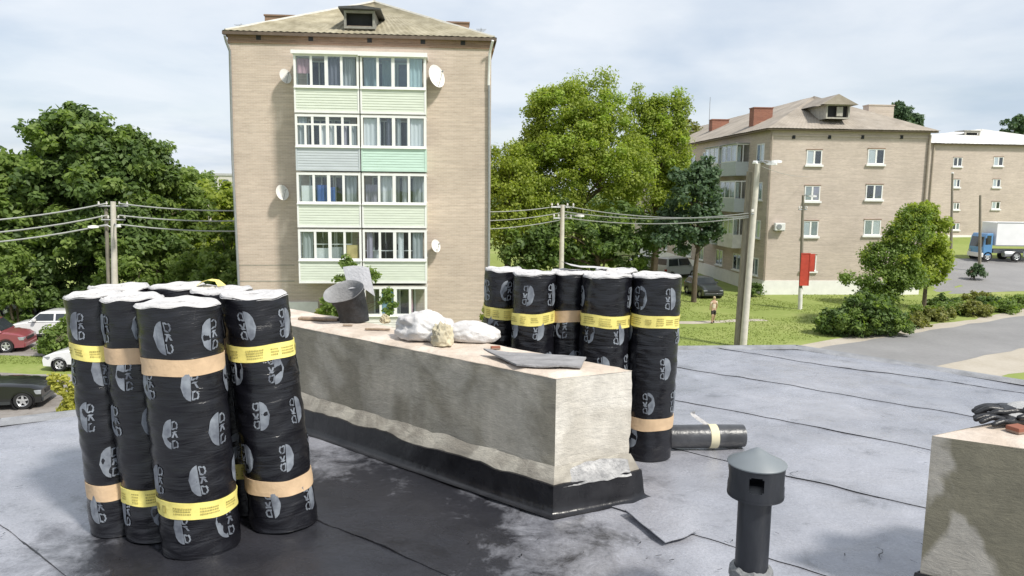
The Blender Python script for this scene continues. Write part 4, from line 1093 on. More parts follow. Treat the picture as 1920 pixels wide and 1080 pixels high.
# satellite dishes
def dish(px, py, rpx, label):
    x, z = A.at(px, py, -.35); r = rpx/1387*36*1.0
    p = A.c + A.x*x + A.y*-.35; t = thing('satellite_dish', label, 'satellite dish', (p.x, p.y, z), 0, 'satellite dishes on the tan brick block')
    d = Vector((.72, -.64, .25)).normalized(); q_ = d.to_track_quat('Z', 'Y').to_matrix().to_4x4()
    b = MB(); b.lathe([(.0, -.1*r), (r*.4, -.08*r), (r*.8, .0), (r, .06*r), (r*1.0, .075*r), (r*.8, .015*r), (r*.4, -.06*r), (0.0, -.085*r)], 32, M=q_ @ Matrix.Scale(1.12, 4, (0, 1, 0)), cap=False)
    b.build('reflector', mat('dish_white', (.74, .72, .69), .5, .05, 6), t, smooth=True)
    b = MB(); f = q_ @ Vector((0, r*.15, r*.95)); b.tube([q_ @ Vector((0, -r*1.05, .05*r)), f], .014, 6); b.lathe([(.03, -.06), (.035, .04)], 12, M=Matrix.Translation(f) @ q_); b.build('feed_arm', GREYM, t)
    b = MB(); wall = Vector((0, 0, 0)) + Matrix.Rotation(A.rz, 3, 'Z') @ Vector((0, .36, 0)); b.tube([q_ @ Vector((0, 0, -.1*r)), wall + Vector((0, 0, -.15)), ], .022, 6); b.box(wall.x-.08, wall.x+.08, wall.y-.02, wall.y+.015, -.27, -.03); b.build('wall_bracket', GREYM, t)
dish(535, 143, 12, 'small satellite dish left of the top floor balconies')
dish(818, 143, 19, 'largest satellite dish, right of the top floor balconies')
dish(529, 361, 13, 'satellite dish on the brick left of the third floor balconies')
dish(817, 461, 11, 'smallest satellite dish, right of the second floor balconies')

# ------------------------------------------------------------------ four-storey block on the right
B1 = Bld('apartment_building', 'four-storey beige brick block with brown slate roof and white base', ony(1437, 400, 59.6), ony(1733, 400, 60.6))
T1 = B1.t; h1 = B1.w/2; D1 = 44
zE1 = B1.at(1590, 244)[1]; zpl = B1.at(1500, 526)[1]
b = MB(); b.box(-h1, h1, 0, D1, zpl-.02, zE1); b.build('brick_wall', BRICK2, T1)
b = MB(); b.box(-h1-.05, h1+.05, -.05, D1+.05, -.3, zpl); b.build('white_base', mat('whitewash', (.80, .79, .77), .85, .05, 2), T1)
b = MB(); b.box(-h1-.4, h1+.4, -.4, -.02, zE1-.12, zE1); b.box(-h1-.4, -h1-.02, -.02, D1, zE1-.12, zE1); b.build('eave_board', mat('brown_eave', (.22, .17, .13), .85, .2, 5), T1)
b = MB(); b.box(-h1+.1, h1-.1, -.06, -.003, zE1-.55, zE1-.42); b.build('cornice_course', BRICK2, T1)
for px in (1488, 1555, 1617, 1690):
    x, z = B1.at(px, 257); b = MB(); b.box(x-.12, x+.12, -.07, -.004, z-.14, z+.14); b.build('vent_opening', DARK, T1)
rise1 = B1.at(1560, 183, 7)[1] - zE1
rf1 = roof_mesh('roof', h1+.5, -.5, D1+.5, 7.2, zE1+.01, max(rise1, 2.2), SLATE2, T1, .02)
def chim_at(Bq, pxa, pxb, pyt, yl, m, parent, d=.8, z0=0):
    xa, zt_ = Bq.at(pxa, pyt, yl); xb, _ = Bq.at(pxb, pyt, yl); chimney((xa+xb)/2, yl, xb-xa, d, z0, zt_-.08, m, parent)
chim_at(B1, 1410, 1445, 202, 6.5, REDBRICK, rf1, 1.0, zE1+.1); chim_at(B1, 1333, 1364, 224, 22, REDBRICK, rf1, 1.0, zE1+.1); chim_at(B1, 1624, 1671, 197, 9.5, BRICK2, rf1, 1.0, zE1+.1)
# dormer
yl = .2
while B1.at(1570, 221, yl)[1] < zE1+.05+max(rise1, 2.2)*(yl+.5)/7.2 and yl < 6: yl += .02
yl += .05; xa, za = B1.at(1548, 220, yl); xb, zb3 = B1.at(1594, 196, yl)
b = MB(); b.frame(xa, xb, za-.1, zb3, .12, yl-.05, yl+.1); b.box(xa+.02, xa+.1, yl+.1, yl+3.5, za-.1, zb3); b.box(xb-.1, xb-.02, yl+.1, yl+3.5, za-.1, zb3); b.box((xa+xb)/2-.1, (xa+xb)/2+.4, yl-.04, yl+.06, za+.1, zb3-.2)
do1 = b.build('dormer', mat('grey_boards2', (.40, .38, .34), .9, .2, 5), rf1)
b = MB(); b.box(xa+.1, xb-.1, yl+.25, yl+.29, za-.05, zb3-.05); b.build('dark_opening', DARK, do1)
b = MB(); xm = (xa+xb)/2
b.add([(xa-.5, yl-.4, zb3-.05), (xm-.2, yl-.4, zb3+.75), (xb+.5, yl-.4, zb3-.05), (xa-.5, yl+4, zb3-.05), (xm-.2, yl+4, zb3+.75), (xb+.5, yl+4, zb3-.05)], [(0, 1, 4, 3), (1, 2, 5, 4), (0, 2, 1)]); b.build('dormer_roof', SLATE2, do1)
x, z = B1.at(1490, 226, 2); b = MB(); b.add([(x-.7, 1.2, zE1+.62), (x+.2, 1.2, zE1+.62), (x+1.0, 2.6, zE1+1.12), (x+.2, 2.6, zE1+1.12)], [(0, 1, 2, 3)]); b.build('white_sheet_repair', UPVC, rf1)
def window(Bq, pxa, pxb, pya, pyb, parent, yl=0, curt=None, sill=True, name='window', frm=UPVC):
    x0, z1 = Bq.at(pxa, pya, yl); x1, z0 = Bq.at(pxb, pyb, yl); w = x1-x0
    b = MB(); b.frame(x0, x1, z0, z1, .08, yl-.03, yl+.03); b.box((x0+x1)/2-.07, (x0+x1)/2+.07, yl-.025, yl+.025, z0+.08, z1-.08)
    o_ = b.build(name, frm, parent)
    for q_ in range(2):
        a0 = x0+.08 if q_ == 0 else (x0+x1)/2+.07; a1 = (x0+x1)/2-.07 if q_ == 0 else x1-.08
        b = MB(); b.box(a0, a1, yl-.012, yl-.008, z0+.08, z1-.08); b.build('glass_pane', GLASSD, o_)
        if curt and curt[q_]:
            b = MB(); b.box(a0+.02, a1-.02, yl-.0065, yl-.004, z0+.1, z1-.1); b.build('curtain', CURT[curt[q_]], o_)
        else:
            b = MB(); b.box(a0, a1, yl-.0062, yl-.004, z0+.08, z1-.08); b.build('dark_room', DARK, o_)
    if sill:
        b = MB(); b.box(x0-.12, x1+.12, yl-.14, yl+.02, z0-.16, z0-.004); b.build('sill', UPVC, o_)
    b = MB(); b.box(x0-.04, x1+.04, yl-.06, yl-.002, z1+.002, z1+.07); b.build('lintel', BRICK3, o_)
    return o_
GLASSD = mat_glass('far_glass', (.9, .93, .94), .03)
for pxa, pxb, rows in ((1513, 1540, [(281, 309, ('w', None)), (348, 377, ('g', 'l')), (414, 443, ('w', 'g')), (478, 508, ('p', 'p'))]), (1628, 1657, [(279, 308, ('w', None)), (346, 374, (None, 'k')), (412, 441, ('g', 'w'))])):
    for k_, (ya, yb_, cu) in enumerate(rows):
        sx = -4*k_*.9
        window(B1, pxa+sx, pxb+sx, ya, yb_, T1, -.004, cu)
# air conditioner on the front
x, z = B1.at(1461, 425, -.2); b = MB(); b.box(x-.42, x+.42, -.42, -.08, z-.3, z+.3); ac = b.build('air_conditioner', WMETAL, T1, bevel=.03)
b = MB(); b.lathe([(.02, 0), (.22, 0), (.22, .02), (.2, .03), (.02, .03)], 20, M=Matrix.Translation((x-.1, -.425, z)) @ Matrix.Rotation(math.pi/2, 4, 'X')); b.build('fan_grille', GREYM, ac)
b = MB(); b.box(x-.35, x-.3, -.4, -.001, z-.36, z-.305); b.box(x+.3, x+.35, -.4, -.001, z-.36, z-.305); b.build('bracket', GREYM, ac)
# long shaded side with loggias: side plane is x = -h1, seen at y = 0..D1
def side_window(y0, y1, z0, z1, curt='g', out=0):
    x = -h1-out
    def q(y): return y
    b = MB()
    for (ya, yb_, za_, zb_) in ((y0, y0+.09, z0, z1), (y1-.09, y1, z0, z1), (y0+.09, y1-.09, z0, z0+.09), (y0+.09, y1-.09, z1-.09, z1), ((y0+y1)/2-.05, (y0+y1)/2+.05, z0+.09, z1-.09)):
        b.box(x-.04, x+.03, ya, yb_, za_, zb_)
    o_ = b.build('window', UPVC, T1)
    b = MB(); b.box(x-.012, x-.004, y0+.09, y1-.09, z0+.09, z1-.09); b.build('glass_pane', GLASSD, o_)
    b = MB(); b.box(x-.003, x-.001, y0+.09, (y0+y1)/2, z0+.09, z1-.09); b.build('curtain', CURT[curt], o_)
    b = MB(); b.box(x-.003, x-.001, (y0+y1)/2, y1-.09, z0+.09, z1-.09); b.build('dark_room', DARK, o_)
    b = MB(); b.box(x-.16, x, y0-.1, y1+.1, z0-.1, z0-.003); b.build('sill', UPVC, o_)
st = (zE1-.55)/4 * .98
for fl_ in range(4):
    zf = zpl*.35 + fl_*st + 1.0
    side_window(1.0, 2.5, zf, zf+1.45, 'w' if fl_ % 2 else 'g'); 
    for yy in (14.6, 18.5, 23, 27.5, 32, 36.5): side_window(yy, yy+1.5, zf, zf+1.45, random.choice('wg'))
    # loggia boxes
    for yy, m in ((4.2, (PGREY, WPAINT, PGREY, PGREY)[fl_]), (8.6, (WPAINT, PGREY, PMINT, WPAINT)[fl_])):
        if fl_ == 0: side_window(yy+.6, yy+2.4, zf, zf+1.45, 'g'); continue
        x = -h1; zb_ = zf-.95
        b = MB(); b.box(x-1.1, x-.002, yy, yy+3.6, zb_-.12, zb_); b.box(x-1.1, x-1.04, yy, yy+3.6, zb_, zb_+1.05); b.box(x-1.04, x-.002, yy, yy+.06, zb_, zb_+1.05); b.box(x-1.04, x-.002, yy+3.54, yy+3.6, zb_, zb_+1.05)
        lo = b.build('balcony', m, T1)
        b = MB()
        for yv in (yy, yy+1.18, yy+2.36, yy+3.53): b.box(x-1.1, x-1.03, yv, yv+.07, zb_+1.053, zb_+2.45)
        b.box(x-1.1, x-1.03, yy, yy+3.6, zb_+2.45, zb_+2.55); b.box(x-1.1, x-1.03, yy+.07, yy+3.53, zb_+1.053, zb_+1.12)
        b.box(x-1.02, x-.003, yy, yy+.06, zb_+2.45, zb_+2.55); b.box(x-.55, x-.48, yy, yy+.06, zb_+1.053, zb_+2.45); b.build('window_frame', UPVC, lo)
        for k_ in range(3):
            ya = yy+.07+1.18*k_; b = MB(); b.box(x-1.075, x-1.07, ya+.01, ya+1.1, zb_+1.13, zb_+2.44); b.build('glass_pane', GLASSD, lo)
        b = MB(); b.box(x-.98, x-.003, yy+.026, yy+.032, zb_+1.06, zb_+2.44); b.build('side_pane', GLASSD, lo)
        b = MB(); b.box(x-.7, x-.66, yy+.2, yy+1.7, zb_+.9, zb_+2.4); b.build('curtain', CURT['w'], lo)
        if fl_ == 3:
            b = MB(); b.box(x-1.25, x, yy-.1, yy+3.7, zb_+2.56, zb_+2.62); b.build('balcony_roof', GREYM, lo)
x, z = B1.at(1437, 400); b = MB(); b.tube([(-h1+.1, -.12, zE1-.2), (-h1+.1, -.12, zpl)], .06, 8); b.build('downpipe', mat('tan_pipe', (.40, .34, .28), .7, .1, 4), T1, smooth=True)
b = MB(); b.tube([(h1-.1, -.12, zE1-.3), (h1-.1, -.12, zpl)], .09, 8); b.build('downpipe', mat('tan_pipe', (.4, .34, .28)), T1, smooth=True)
x, z = B1.at(1331, 200, 22); b = MB(); b.tube([(x, 22, zE1+1.5), (x, 22, z+1.0)], .03, 5); b.build('aerial', GREYM, rf1)

# ------------------------------------------------------------------ next block, pale roof
B2 = Bld('apartment_building', 'beige block with pale whitish roof behind the truck', ony(1733, 400, 90), ony(2060, 400, 93))
T2 = B2.t; h2 = B2.w/2; zE2 = B2.at(1800, 270)[1]; zb0 = B2.at(1800, 452)[1]; zw = B2.at(1800, 441)[1]
b = MB(); b.box(-h2, h2, 0, 40, zw-.02, zE2); b.build('brick_wall', BRICK2, T2)
b = MB(); b.box(-h2-.05, h2+.05, -.05, 40.05, zb0-4, zw); b.build('white_base', mat('whitewash', (.8, .79, .77)), T2)
b = MB(); b.box(-h2-.4, h2+.4, -.4, -.02, zE2-.12, zE2); b.build('eave_board', mat('brown_eave', (.22, .17, .13)), T2)
r2 = roof_mesh('roof', h2+.5, -.5, 40.5, 7, zE2+.01, 2.4, SLATE3, T2, .02)
yl = 3.2; xa, za = B2.at(1808, 257, yl); xb, zb3 = B2.at(1838, 246, yl)
b = MB(); b.frame(xa, xb, za-.1, zb3, .2, yl-.05, yl+.1); b.box(xa-.15, xb+.15, yl-.15, yl+1.6, zb3+.01, zb3+.08); do2 = b.build('dormer', mat('grey_boards2', (.4, .38, .34)), r2)
b = MB(); b.box(xa+.2, xb-.2, yl+.2, yl+.25, za, zb3-.05); b.build('dark_opening', DARK, do2)
for pxa, pxb, ya, yb_, cu in ((1788, 1803, 295, 312, (None, None)), (1864, 1880, 294, 311, ('w', None)), (1788, 1799, 336, 351, ('w', None)), (1862, 1875, 336, 351, ('w', None)), (1786, 1798, 418, 431, (None, 'g')), (1856, 1872, 418, 432, ('g', 'g')), (1788, 1798, 380, 393, ('g', None)), (1860, 1874, 378, 392, ('w', None))):
    window(B2, pxa, pxb, ya, yb_, T2, -.004, cu)
b = MB(); b.tube([(-h2+.5, -.12, zE2-.2), (-h2+.5, -.12, zw)], .09, 8); b.build('downpipe', mat('tan_pipe', (.4, .34, .28)), T2)

# pale block far off on the left, between tree and tan building
B3 = Bld('apartment_building', 'distant pale block rising over the trees left of the tan building', ony(384, 340, 170), ony(470, 340, 172))
zt3 = B3.at(400, 329)[1]; h3 = B3.w/2
b = MB(); b.box(-h3, h3, 0, 15, -.2, zt3); b.build('wall', mat('distant_panel', (.56, .53, .50), .9, .1, 2), B3.t)
b = MB(); b.box(-h3-.2, h3+.2, -.2, 15.2, zt3, zt3+.5); b.build('parapet', mat('distant_parapet', (.42, .42, .43), .9, .1, 2), B3.t)
for k_ in range(4):
    b = MB(); xx = -h3+1.2+k_*2.6; b.box(xx, xx+1.3, -.03, .02, zt3-2.4, zt3-.9); b.build('window', mat('distant_pane', (.12, .14, .16), .2), B3.t)

# ------------------------------------------------------------------ trees and shrubs
LDARK = mat_leaf('deep_green_leaf', (.045, .085, .022), (.16, .235, .068), .38)
LMID = mat_leaf('mid_green_leaf', (.09, .15, .03), (.24, .32, .085), .44)
LYEL = mat_leaf('yellow_green_leaf', (.15, .21, .028), (.36, .41, .078), .48)
LLIME = mat_leaf('lime_leaf', (.20, .22, .03), (.50, .47, .10), .4)
LLIME2 = mat_leaf('fresh_lime_leaf', (.18, .26, .035), (.38, .47, .10), .45)
LOLIVE = mat_leaf('olive_leaf', (.10, .12, .03), (.26, .26, .07), .35)
LBLUE = mat_leaf('blue_green_leaf', (.04, .08, .04), (.11, .17, .085), .3)
def clusters(ells, n, rs, shell=.5, drop=.0):
    out = []
    vol = np.array([e[1][0]*e[1][1]*e[1][2] for e in ells])**.67; vol = vol/vol.sum()
    while len(out) < n:
        c, r = ells[rs.choice(len(ells), p=vol)]
        d = rs.normal(size=3); d /= np.linalg.norm(d)
        if d[2] < -.35 and rs.random() < .6: continue
        f = shell + (1-shell)*rs.random()**.5
        nz = noise.noise(Vector(d*2.1)+Vector((c[0], c[1], 0)))
        f *= 1 + .22*nz
        p = np.array(c) + d*np.array(r)*f
        if drop and noise.noise(Vector(p*.45)) < -.35+drop*.2: continue
        out.append(p)
    return np.array(out)
def leaf_mesh(name, cl, rad, per, size, m, parent, rs, aspect=.55, droop=.0, flat=.75):
    n = len(cl)*per
    C = np.repeat(cl, per, 0); d = rs.normal(size=(n, 3)); d /= np.linalg.norm(d, axis=1)[:, None]
    rr = np.repeat(rs.uniform(.6, 1.35, len(cl))*rad, per)
    P = C + d*(rr*rs.random(n)**.45)[:, None]*np.array([1, 1, flat])
    nm = d*.7 + rs.normal(size=(n, 3))*.55 + np.array([.15, -.1, .55]); nm /= np.linalg.norm(nm, axis=1)[:, None]
    t = np.cross(nm, rs.normal(size=(n, 3))); t /= np.linalg.norm(t, axis=1)[:, None]
    t[:, 2] -= droop; t /= np.linalg.norm(t, axis=1)[:, None]
    bq = np.cross(nm, t); L = size*rs.uniform(.55, 1.35, n)
    V = np.zeros((n, 4, 3)); h = L[:, None]/2
    V[:, 0] = P - t*h; V[:, 1] = P + bq*h*aspect + t*h*.1; V[:, 2] = P + t*h; V[:, 3] = P - bq*h*aspect + t*h*.1
    return np_mesh(name, V.reshape(-1, 3), 4, m, parent)
def tree(name, label, base, ells, n, per, size, m, rad=.6, trunk=.25, seed=0, cat='tree', group=None, shell=.45, drop=0, limbs=14, trunk_h=.6, second=None, droop=0, stems=1):
    rs = np.random.default_rng(seed+100); bx, by = base[0], base[1]; z0 = base[2] if len(base) > 2 else H(bx, by)
    t = thing(name, label, cat, (bx, by, z0), 0, group)
    ctop = max(e[0][2]+e[1][2] for e in ells)
    cl = clusters(ells, n, rs, shell, drop)
    b = MB()
    top = Vector((0, 0, ctop*trunk_h))
    for s_ in range(stems):
        off = Vector((rs.normal()*.12, rs.normal()*.12, 0))*(stems-1)
        pts = [off, off+Vector((rs.normal()*.08, rs.normal()*.08, ctop*trunk_h*.35)), off+Vector((rs.normal()*.2, rs.normal()*.2, ctop*trunk_h*.7)), off+Vector((rs.normal()*.25, rs.normal()*.25, ctop*trunk_h))]
        pts[0] = pts[0]+Vector((0, 0, -.1)); b.tube(pts, [trunk*1.25, trunk, trunk*.75, trunk*.35], 9)
        for q_ in cl[rs.choice(len(cl), min(limbs, len(cl)), replace=False)]:
            q_ = Vector(q_); f = .3+.65*rs.random(); s0 = pts[1].lerp(pts[3], f)
            if s0.z > q_.z: s0 = pts[1].lerp(pts[3], max(0, f-.4))
            mid = s0.lerp(q_, .5) + Vector((0, 0, .12*(q_-s0).length))
            b.tube([s0, mid, q_], [trunk*.34, trunk*.2, trunk*.06], 6)
    b.build('trunk', BARK, t, smooth=True)
    leaf_mesh('crown', cl, rad, per, size, m, t, rs, droop=droop)
    if second:
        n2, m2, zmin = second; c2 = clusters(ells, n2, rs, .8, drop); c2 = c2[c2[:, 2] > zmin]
        if len(c2): leaf_mesh('paler_sprays', c2, rad*.8, per, size, m2, t, rs)  # second leaf layer in a paler green on the upper, outer crown
    return t
def gx(px, py): p = onz(px, py, 0); return (p.x, p.y)
def ex(px, py, Y, bx, by, rx, ry, rz_, z0=0):       # ellipsoid centre from the photo at depth Y, relative to the trunk base
    p = ony(px, py, Y); return ((p.x-bx, Y-by, p.z-z0), (rx, ry, rz_))
# big dark tree on the left
B_ = ony(165, 560, 48); bx, by = B_.x, B_.y
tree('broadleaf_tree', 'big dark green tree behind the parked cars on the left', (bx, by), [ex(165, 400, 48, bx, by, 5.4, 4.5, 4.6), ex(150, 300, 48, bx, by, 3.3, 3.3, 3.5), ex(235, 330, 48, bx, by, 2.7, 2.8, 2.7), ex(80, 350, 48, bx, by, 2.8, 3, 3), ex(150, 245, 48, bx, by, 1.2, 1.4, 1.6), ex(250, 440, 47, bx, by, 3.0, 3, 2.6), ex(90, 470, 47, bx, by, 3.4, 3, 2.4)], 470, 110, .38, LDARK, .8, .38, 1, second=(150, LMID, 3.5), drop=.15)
B_ = ony(-30, 560, 46); bx, by = B_.x, B_.y
tree('broadleaf_tree', 'lower green tree cut by the left picture edge', (bx, by), [ex(-20, 420, 46, bx, by, 3.2, 3, 4.2), ex(0, 350, 46, bx, by, 2.2, 2.4, 2.2)], 130, 90, .42, LMID, .7, .28, 2)
B_ = ony(300, 560, 50); bx, by = B_.x, B_.y
tree('broadleaf_tree', 'dark tree right of the big one, its bare twig tip showing', (bx, by), [ex(300, 420, 50, bx, by, 2.8, 3, 4.6), ex(292, 330, 50, bx, by, 1.4, 1.5, 2.0)], 170, 90, .36, LMID, .6, .26, 3)
B_ = ony(395, 560, 60); bx, by = B_.x, B_.y
tree('broadleaf_tree', 'yellow green tree beside the left corner of the tan building', (bx, by), [ex(400, 430, 60, bx, by, 3.6, 3, 3.4), ex(418, 375, 60, bx, by, 2.2, 2, 1.6), ex(370, 460, 58, bx, by, 3, 3, 3.0)], 190, 80, .42, LYEL, .7, .25, 4)
B_ = ony(350, 560, 75); bx, by = B_.x, B_.y
tree('broadleaf_tree', 'dull green tree far behind the big left tree', (bx, by), [ex(355, 380, 75, bx, by, 4.0, 3, 3.2), ex(360, 345, 75, bx, by, 2.2, 2, 1.5)], 90, 70, .5, LMID, .8, .25, 5)
B_ = ony(430, 560, 52); bx, by = B_.x, B_.y
tree('young_tree', 'leafy bright green shrub tree under the yellow green one', (bx, by), [ex(425, 470, 52, bx, by, 1.7, 1.6, 2.4), ex(390, 520, 52, bx, by, 2.4, 1.6, 1.5)], 80, 80, .34, LMID, .55, .14, 6)
# understorey on the left
for k_, (px, py, Y, rx, rz_, m, lab) in enumerate(((60, 560, 45, 2.6, 1.1, LDARK, 'dark bush below the left edge of the big tree'), (235, 535, 44, 1.7, 1.0, LMID, 'green bush at the foot of the utility pole'), (320, 530, 46, 2.3, 1.3, LMID, 'dark bush behind the near roll stack'), (160, 555, 47, 2.6, 1.2, LDARK, 'dark bush beneath the middle of the big tree'), (410, 545, 44, 1.8, 1.0, LMID, 'dark bush beside the wall of the tan building'), (15, 535, 42, 1.0, .9, LMID, 'small green bush at the left picture edge'))):
    p = ony(px, py, Y); tree('bush', lab, (p.x, p.y, 0), [((0, 0, max(p.z, .5)), (rx, 1.4, max(p.z, .5)+rz_*.4))], 60, 70, .3, m, .45, .06, 20+k_, 'bush', 'bushes below the left trees', shell=.35, limbs=6, stems=3, trunk_h=.5)
# hedge bush between the cars
p = onz(105, 676, 0); tree('bush', 'rounded green bush between the red van and the white car', (p.x, p.y+1.0, 0), [((.1, 0, .9), (1.15, .8, .9)), ((.45, 0, 1.3), (.75, .7, .8)), ((-.6, 0, .5), (.7, .6, .5))], 120, 70, .2, LMID, .28, .05, 30, 'bush', shell=.35, limbs=8, stems=4, trunk_h=.5)
p = onz(128, 790, 0); tree('young_tree', 'thin yellow leaved sapling at the edge of the roof on the left', (p.x, p.y, 0), [((-.25, 0, 1.45), (.32, .3, .3)), ((.05, 0, 1.0), (.3, .3, .45)), ((.2, 0, .5), (.42, .35, .3))], 46, 46, .16, LLIME, .16, .03, 31, shell=.2, limbs=10, trunk_h=.9)
# tall light trees behind, right of the tan building
B_ = ony(1085, 500, 63); bx, by = B_.x, B_.y
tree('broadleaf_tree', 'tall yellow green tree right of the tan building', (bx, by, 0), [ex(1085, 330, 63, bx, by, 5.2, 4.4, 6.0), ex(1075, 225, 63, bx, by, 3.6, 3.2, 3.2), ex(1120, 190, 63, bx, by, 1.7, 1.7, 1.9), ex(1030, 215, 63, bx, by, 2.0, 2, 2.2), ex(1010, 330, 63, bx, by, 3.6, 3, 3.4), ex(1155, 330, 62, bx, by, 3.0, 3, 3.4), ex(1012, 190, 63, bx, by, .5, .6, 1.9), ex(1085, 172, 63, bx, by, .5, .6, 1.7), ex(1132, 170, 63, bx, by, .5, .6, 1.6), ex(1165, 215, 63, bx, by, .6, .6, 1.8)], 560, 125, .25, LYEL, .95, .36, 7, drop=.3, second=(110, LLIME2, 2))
B_ = ony(1225, 500, 66); bx, by = B_.x, B_.y
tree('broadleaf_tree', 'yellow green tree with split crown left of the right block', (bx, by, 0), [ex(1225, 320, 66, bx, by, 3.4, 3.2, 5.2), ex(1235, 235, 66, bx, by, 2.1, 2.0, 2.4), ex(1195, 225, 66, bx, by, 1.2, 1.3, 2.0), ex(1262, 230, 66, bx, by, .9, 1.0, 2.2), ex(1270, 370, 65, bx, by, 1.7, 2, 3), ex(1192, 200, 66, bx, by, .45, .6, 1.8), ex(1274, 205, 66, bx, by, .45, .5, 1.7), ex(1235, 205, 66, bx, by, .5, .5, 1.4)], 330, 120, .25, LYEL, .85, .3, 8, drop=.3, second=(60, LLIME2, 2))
B_ = ony(950, 520, 60); bx, by = B_.x, B_.y
tree('broadleaf_tree', 'lower olive green tree close to the right wall of the tan building', (bx, by, 0), [ex(955, 370, 60, bx, by, 2.7, 2.5, 3.2), ex(950, 310, 60, bx, by, 1.7, 1.8, 1.8), ex(985, 430, 59, bx, by, 3, 2.5, 2.5)], 200, 110, .26, LYEL, .85, .25, 9)
B_ = ony(1130, 520, 57); bx, by = B_.x, B_.y
tree('broadleaf_tree', 'low dark green tree below the tall yellow green one', (bx, by, 0), [ex(1090, 455, 57, bx, by, 4.6, 2.5, 2.2), ex(1175, 450, 57, bx, by, 2.6, 2.4, 2.6), ex(1000, 470, 57, bx, by, 3.0, 2.4, 2.0)], 190, 80, .38, LDARK, .65, .22, 10, second=(40, LMID, 2))
B_ = ony(1302, 535, 55); bx, by = B_.x, B_.y
tree('broadleaf_tree', 'dark blue green tree in front of the shaded side of the right block', (bx, by, 0), [ex(1296, 390, 55, bx, by, 2.1, 1.9, 3.4), ex(1318, 345, 55, bx, by, 1.15, 1.2, 1.9), ex(1262, 440, 55, bx, by, 1.5, 1.5, 1.6), ex(1325, 430, 55, bx, by, .9, 1.2, 1.6)], 170, 80, .34, LBLUE, .55, .17, 11, trunk_h=.7)
# front right tree and its low bush
B_ = onz(1668, 612, 0); bx, by = B_.x, B_.y
tree('broadleaf_tree', 'leaning green tree standing between the road and the right block', (bx, by, 0), [ex(1716, 405, by, bx, by, .75, .8, .75), ex(1702, 440, by, bx, by, 1.2, 1.1, .95), ex(1672, 482, by, bx, by, 1.5, 1.3, 1.0), ex(1640, 520, by, bx, by, 1.9, 1.4, .9), ex(1600, 515, by, bx, by, .9, .9, .6), ex(1700, 525, by, bx, by, 1.0, 1.2, 1.2), ex(1650, 560, by, bx, by, 1.5, 1.3, .9)], 300, 70, .19, LMID, .5, .13, 12, drop=.9, second=(90, LYEL, 3.2), trunk_h=.65)
B_ = onz(1592, 628, 0); bx, by = B_.x, B_.y
tree('bush', 'broad dark bush at the foot of the leaning tree', (bx, by, 0), [((0, 0, .8), (1.5, 1.2, .9)), ((1.2, 0, 1.3), (1.6, 1.2, 1.2)), ((2.4, .2, .7), (1.2, 1, .8)), ((-.9, 0, .6), (.8, .8, .7))], 190, 75, .23, LDARK, .4, .07, 13, 'bush', second=(70, LMID, .2), limbs=10, stems=4, trunk_h=.5)
B_ = ony(1735, 540, 53); bx, by = B_.x, B_.y
tree('broadleaf_tree', 'yellow green tree behind the leaning tree', (bx, by, H(bx, by)), [ex(1730, 440, 53, bx, by, 1.8, 1.6, 2.0), ex(1725, 405, 53, bx, by, 1.1, 1.2, .9), ex(1745, 495, 53, bx, by, 1.3, 1.4, 1.8)], 130, 75, .28, LYEL, .48, .13, 14, drop=.3)
# bank of low shrubs along the road
bank = [(1725, 588, LMID), (1752, 592, LOLIVE), (1790, 580, LMID), (1822, 584, LOLIVE), (1850, 572, LDARK), (1878, 578, LMID), (1908, 568, LMID), (1700, 604, LOLIVE), (1765, 570, LDARK), (1835, 562, LOLIVE)]
where = ['beside the leaning tree', 'second along the road', 'third along the road', 'fourth along the road', 'in the middle of the bank', 'below the truck', 'at the right picture edge', 'nearest the broad dark bush', 'at the back of the bank near the path', 'at the back below the lane']
for k_, (px, py, m) in enumerate(bank):
    p = onz(px, py+8, 0); s_ = random.uniform(.8, 1.15)
    tree('bush', 'low spreading shrub on the roadside bank, ' + where[k_], (p.x, p.y, 0), [((0, 0, .38*s_), (1.25*s_, .9, .5*s_)), ((.7, .2, .35), (.8, .7, .4))], 46, 60, .2, m, .3, .04, 40+k_, 'bush', 'low shrubs on the roadside bank', shell=.3, limbs=5, stems=3, trunk_h=.5)
# far trees over the roofs
for k_, (px, py, Y, r_, lab) in enumerate(((1688, 208, 110, 1.5, 'round dark treetop behind the ridge of the right block'), (1714, 222, 112, .9, 'small dark treetop right of the roof ridge'), (1900, 238, 125, 2.2, 'dark treetop above the pale roof at the right edge'), (1925, 232, 127, 2.4, 'dark tree cut by the right edge above the pale roof'))):
    p = ony(px, py, Y); tree('broadleaf_tree', lab, (p.x, Y, H(p.x, Y)), [((0, 0, p.z-H(p.x, Y)), (r_, r_, r_*.8)), ((0, 0, p.z-H(p.x, Y)-r_*1.4), (r_*1.1, r_*1.1, r_*1.6))], 60, 60, .5, LBLUE, .6, .25, 60+k_, group='far trees behind the blocks', trunk_h=.8)
p = ony(1287, 240, 92); tree('broadleaf_tree', 'olive tree peeping over the far roof end of the right block', (p.x, p.y, 0), [((0, 0, p.z-.6), (1.9, 1.6, 1.9)), ((0, 0, p.z-4), (2.4, 2, 3))], 70, 60, .45, LOLIVE, .6, .25, 70, trunk_h=.8)
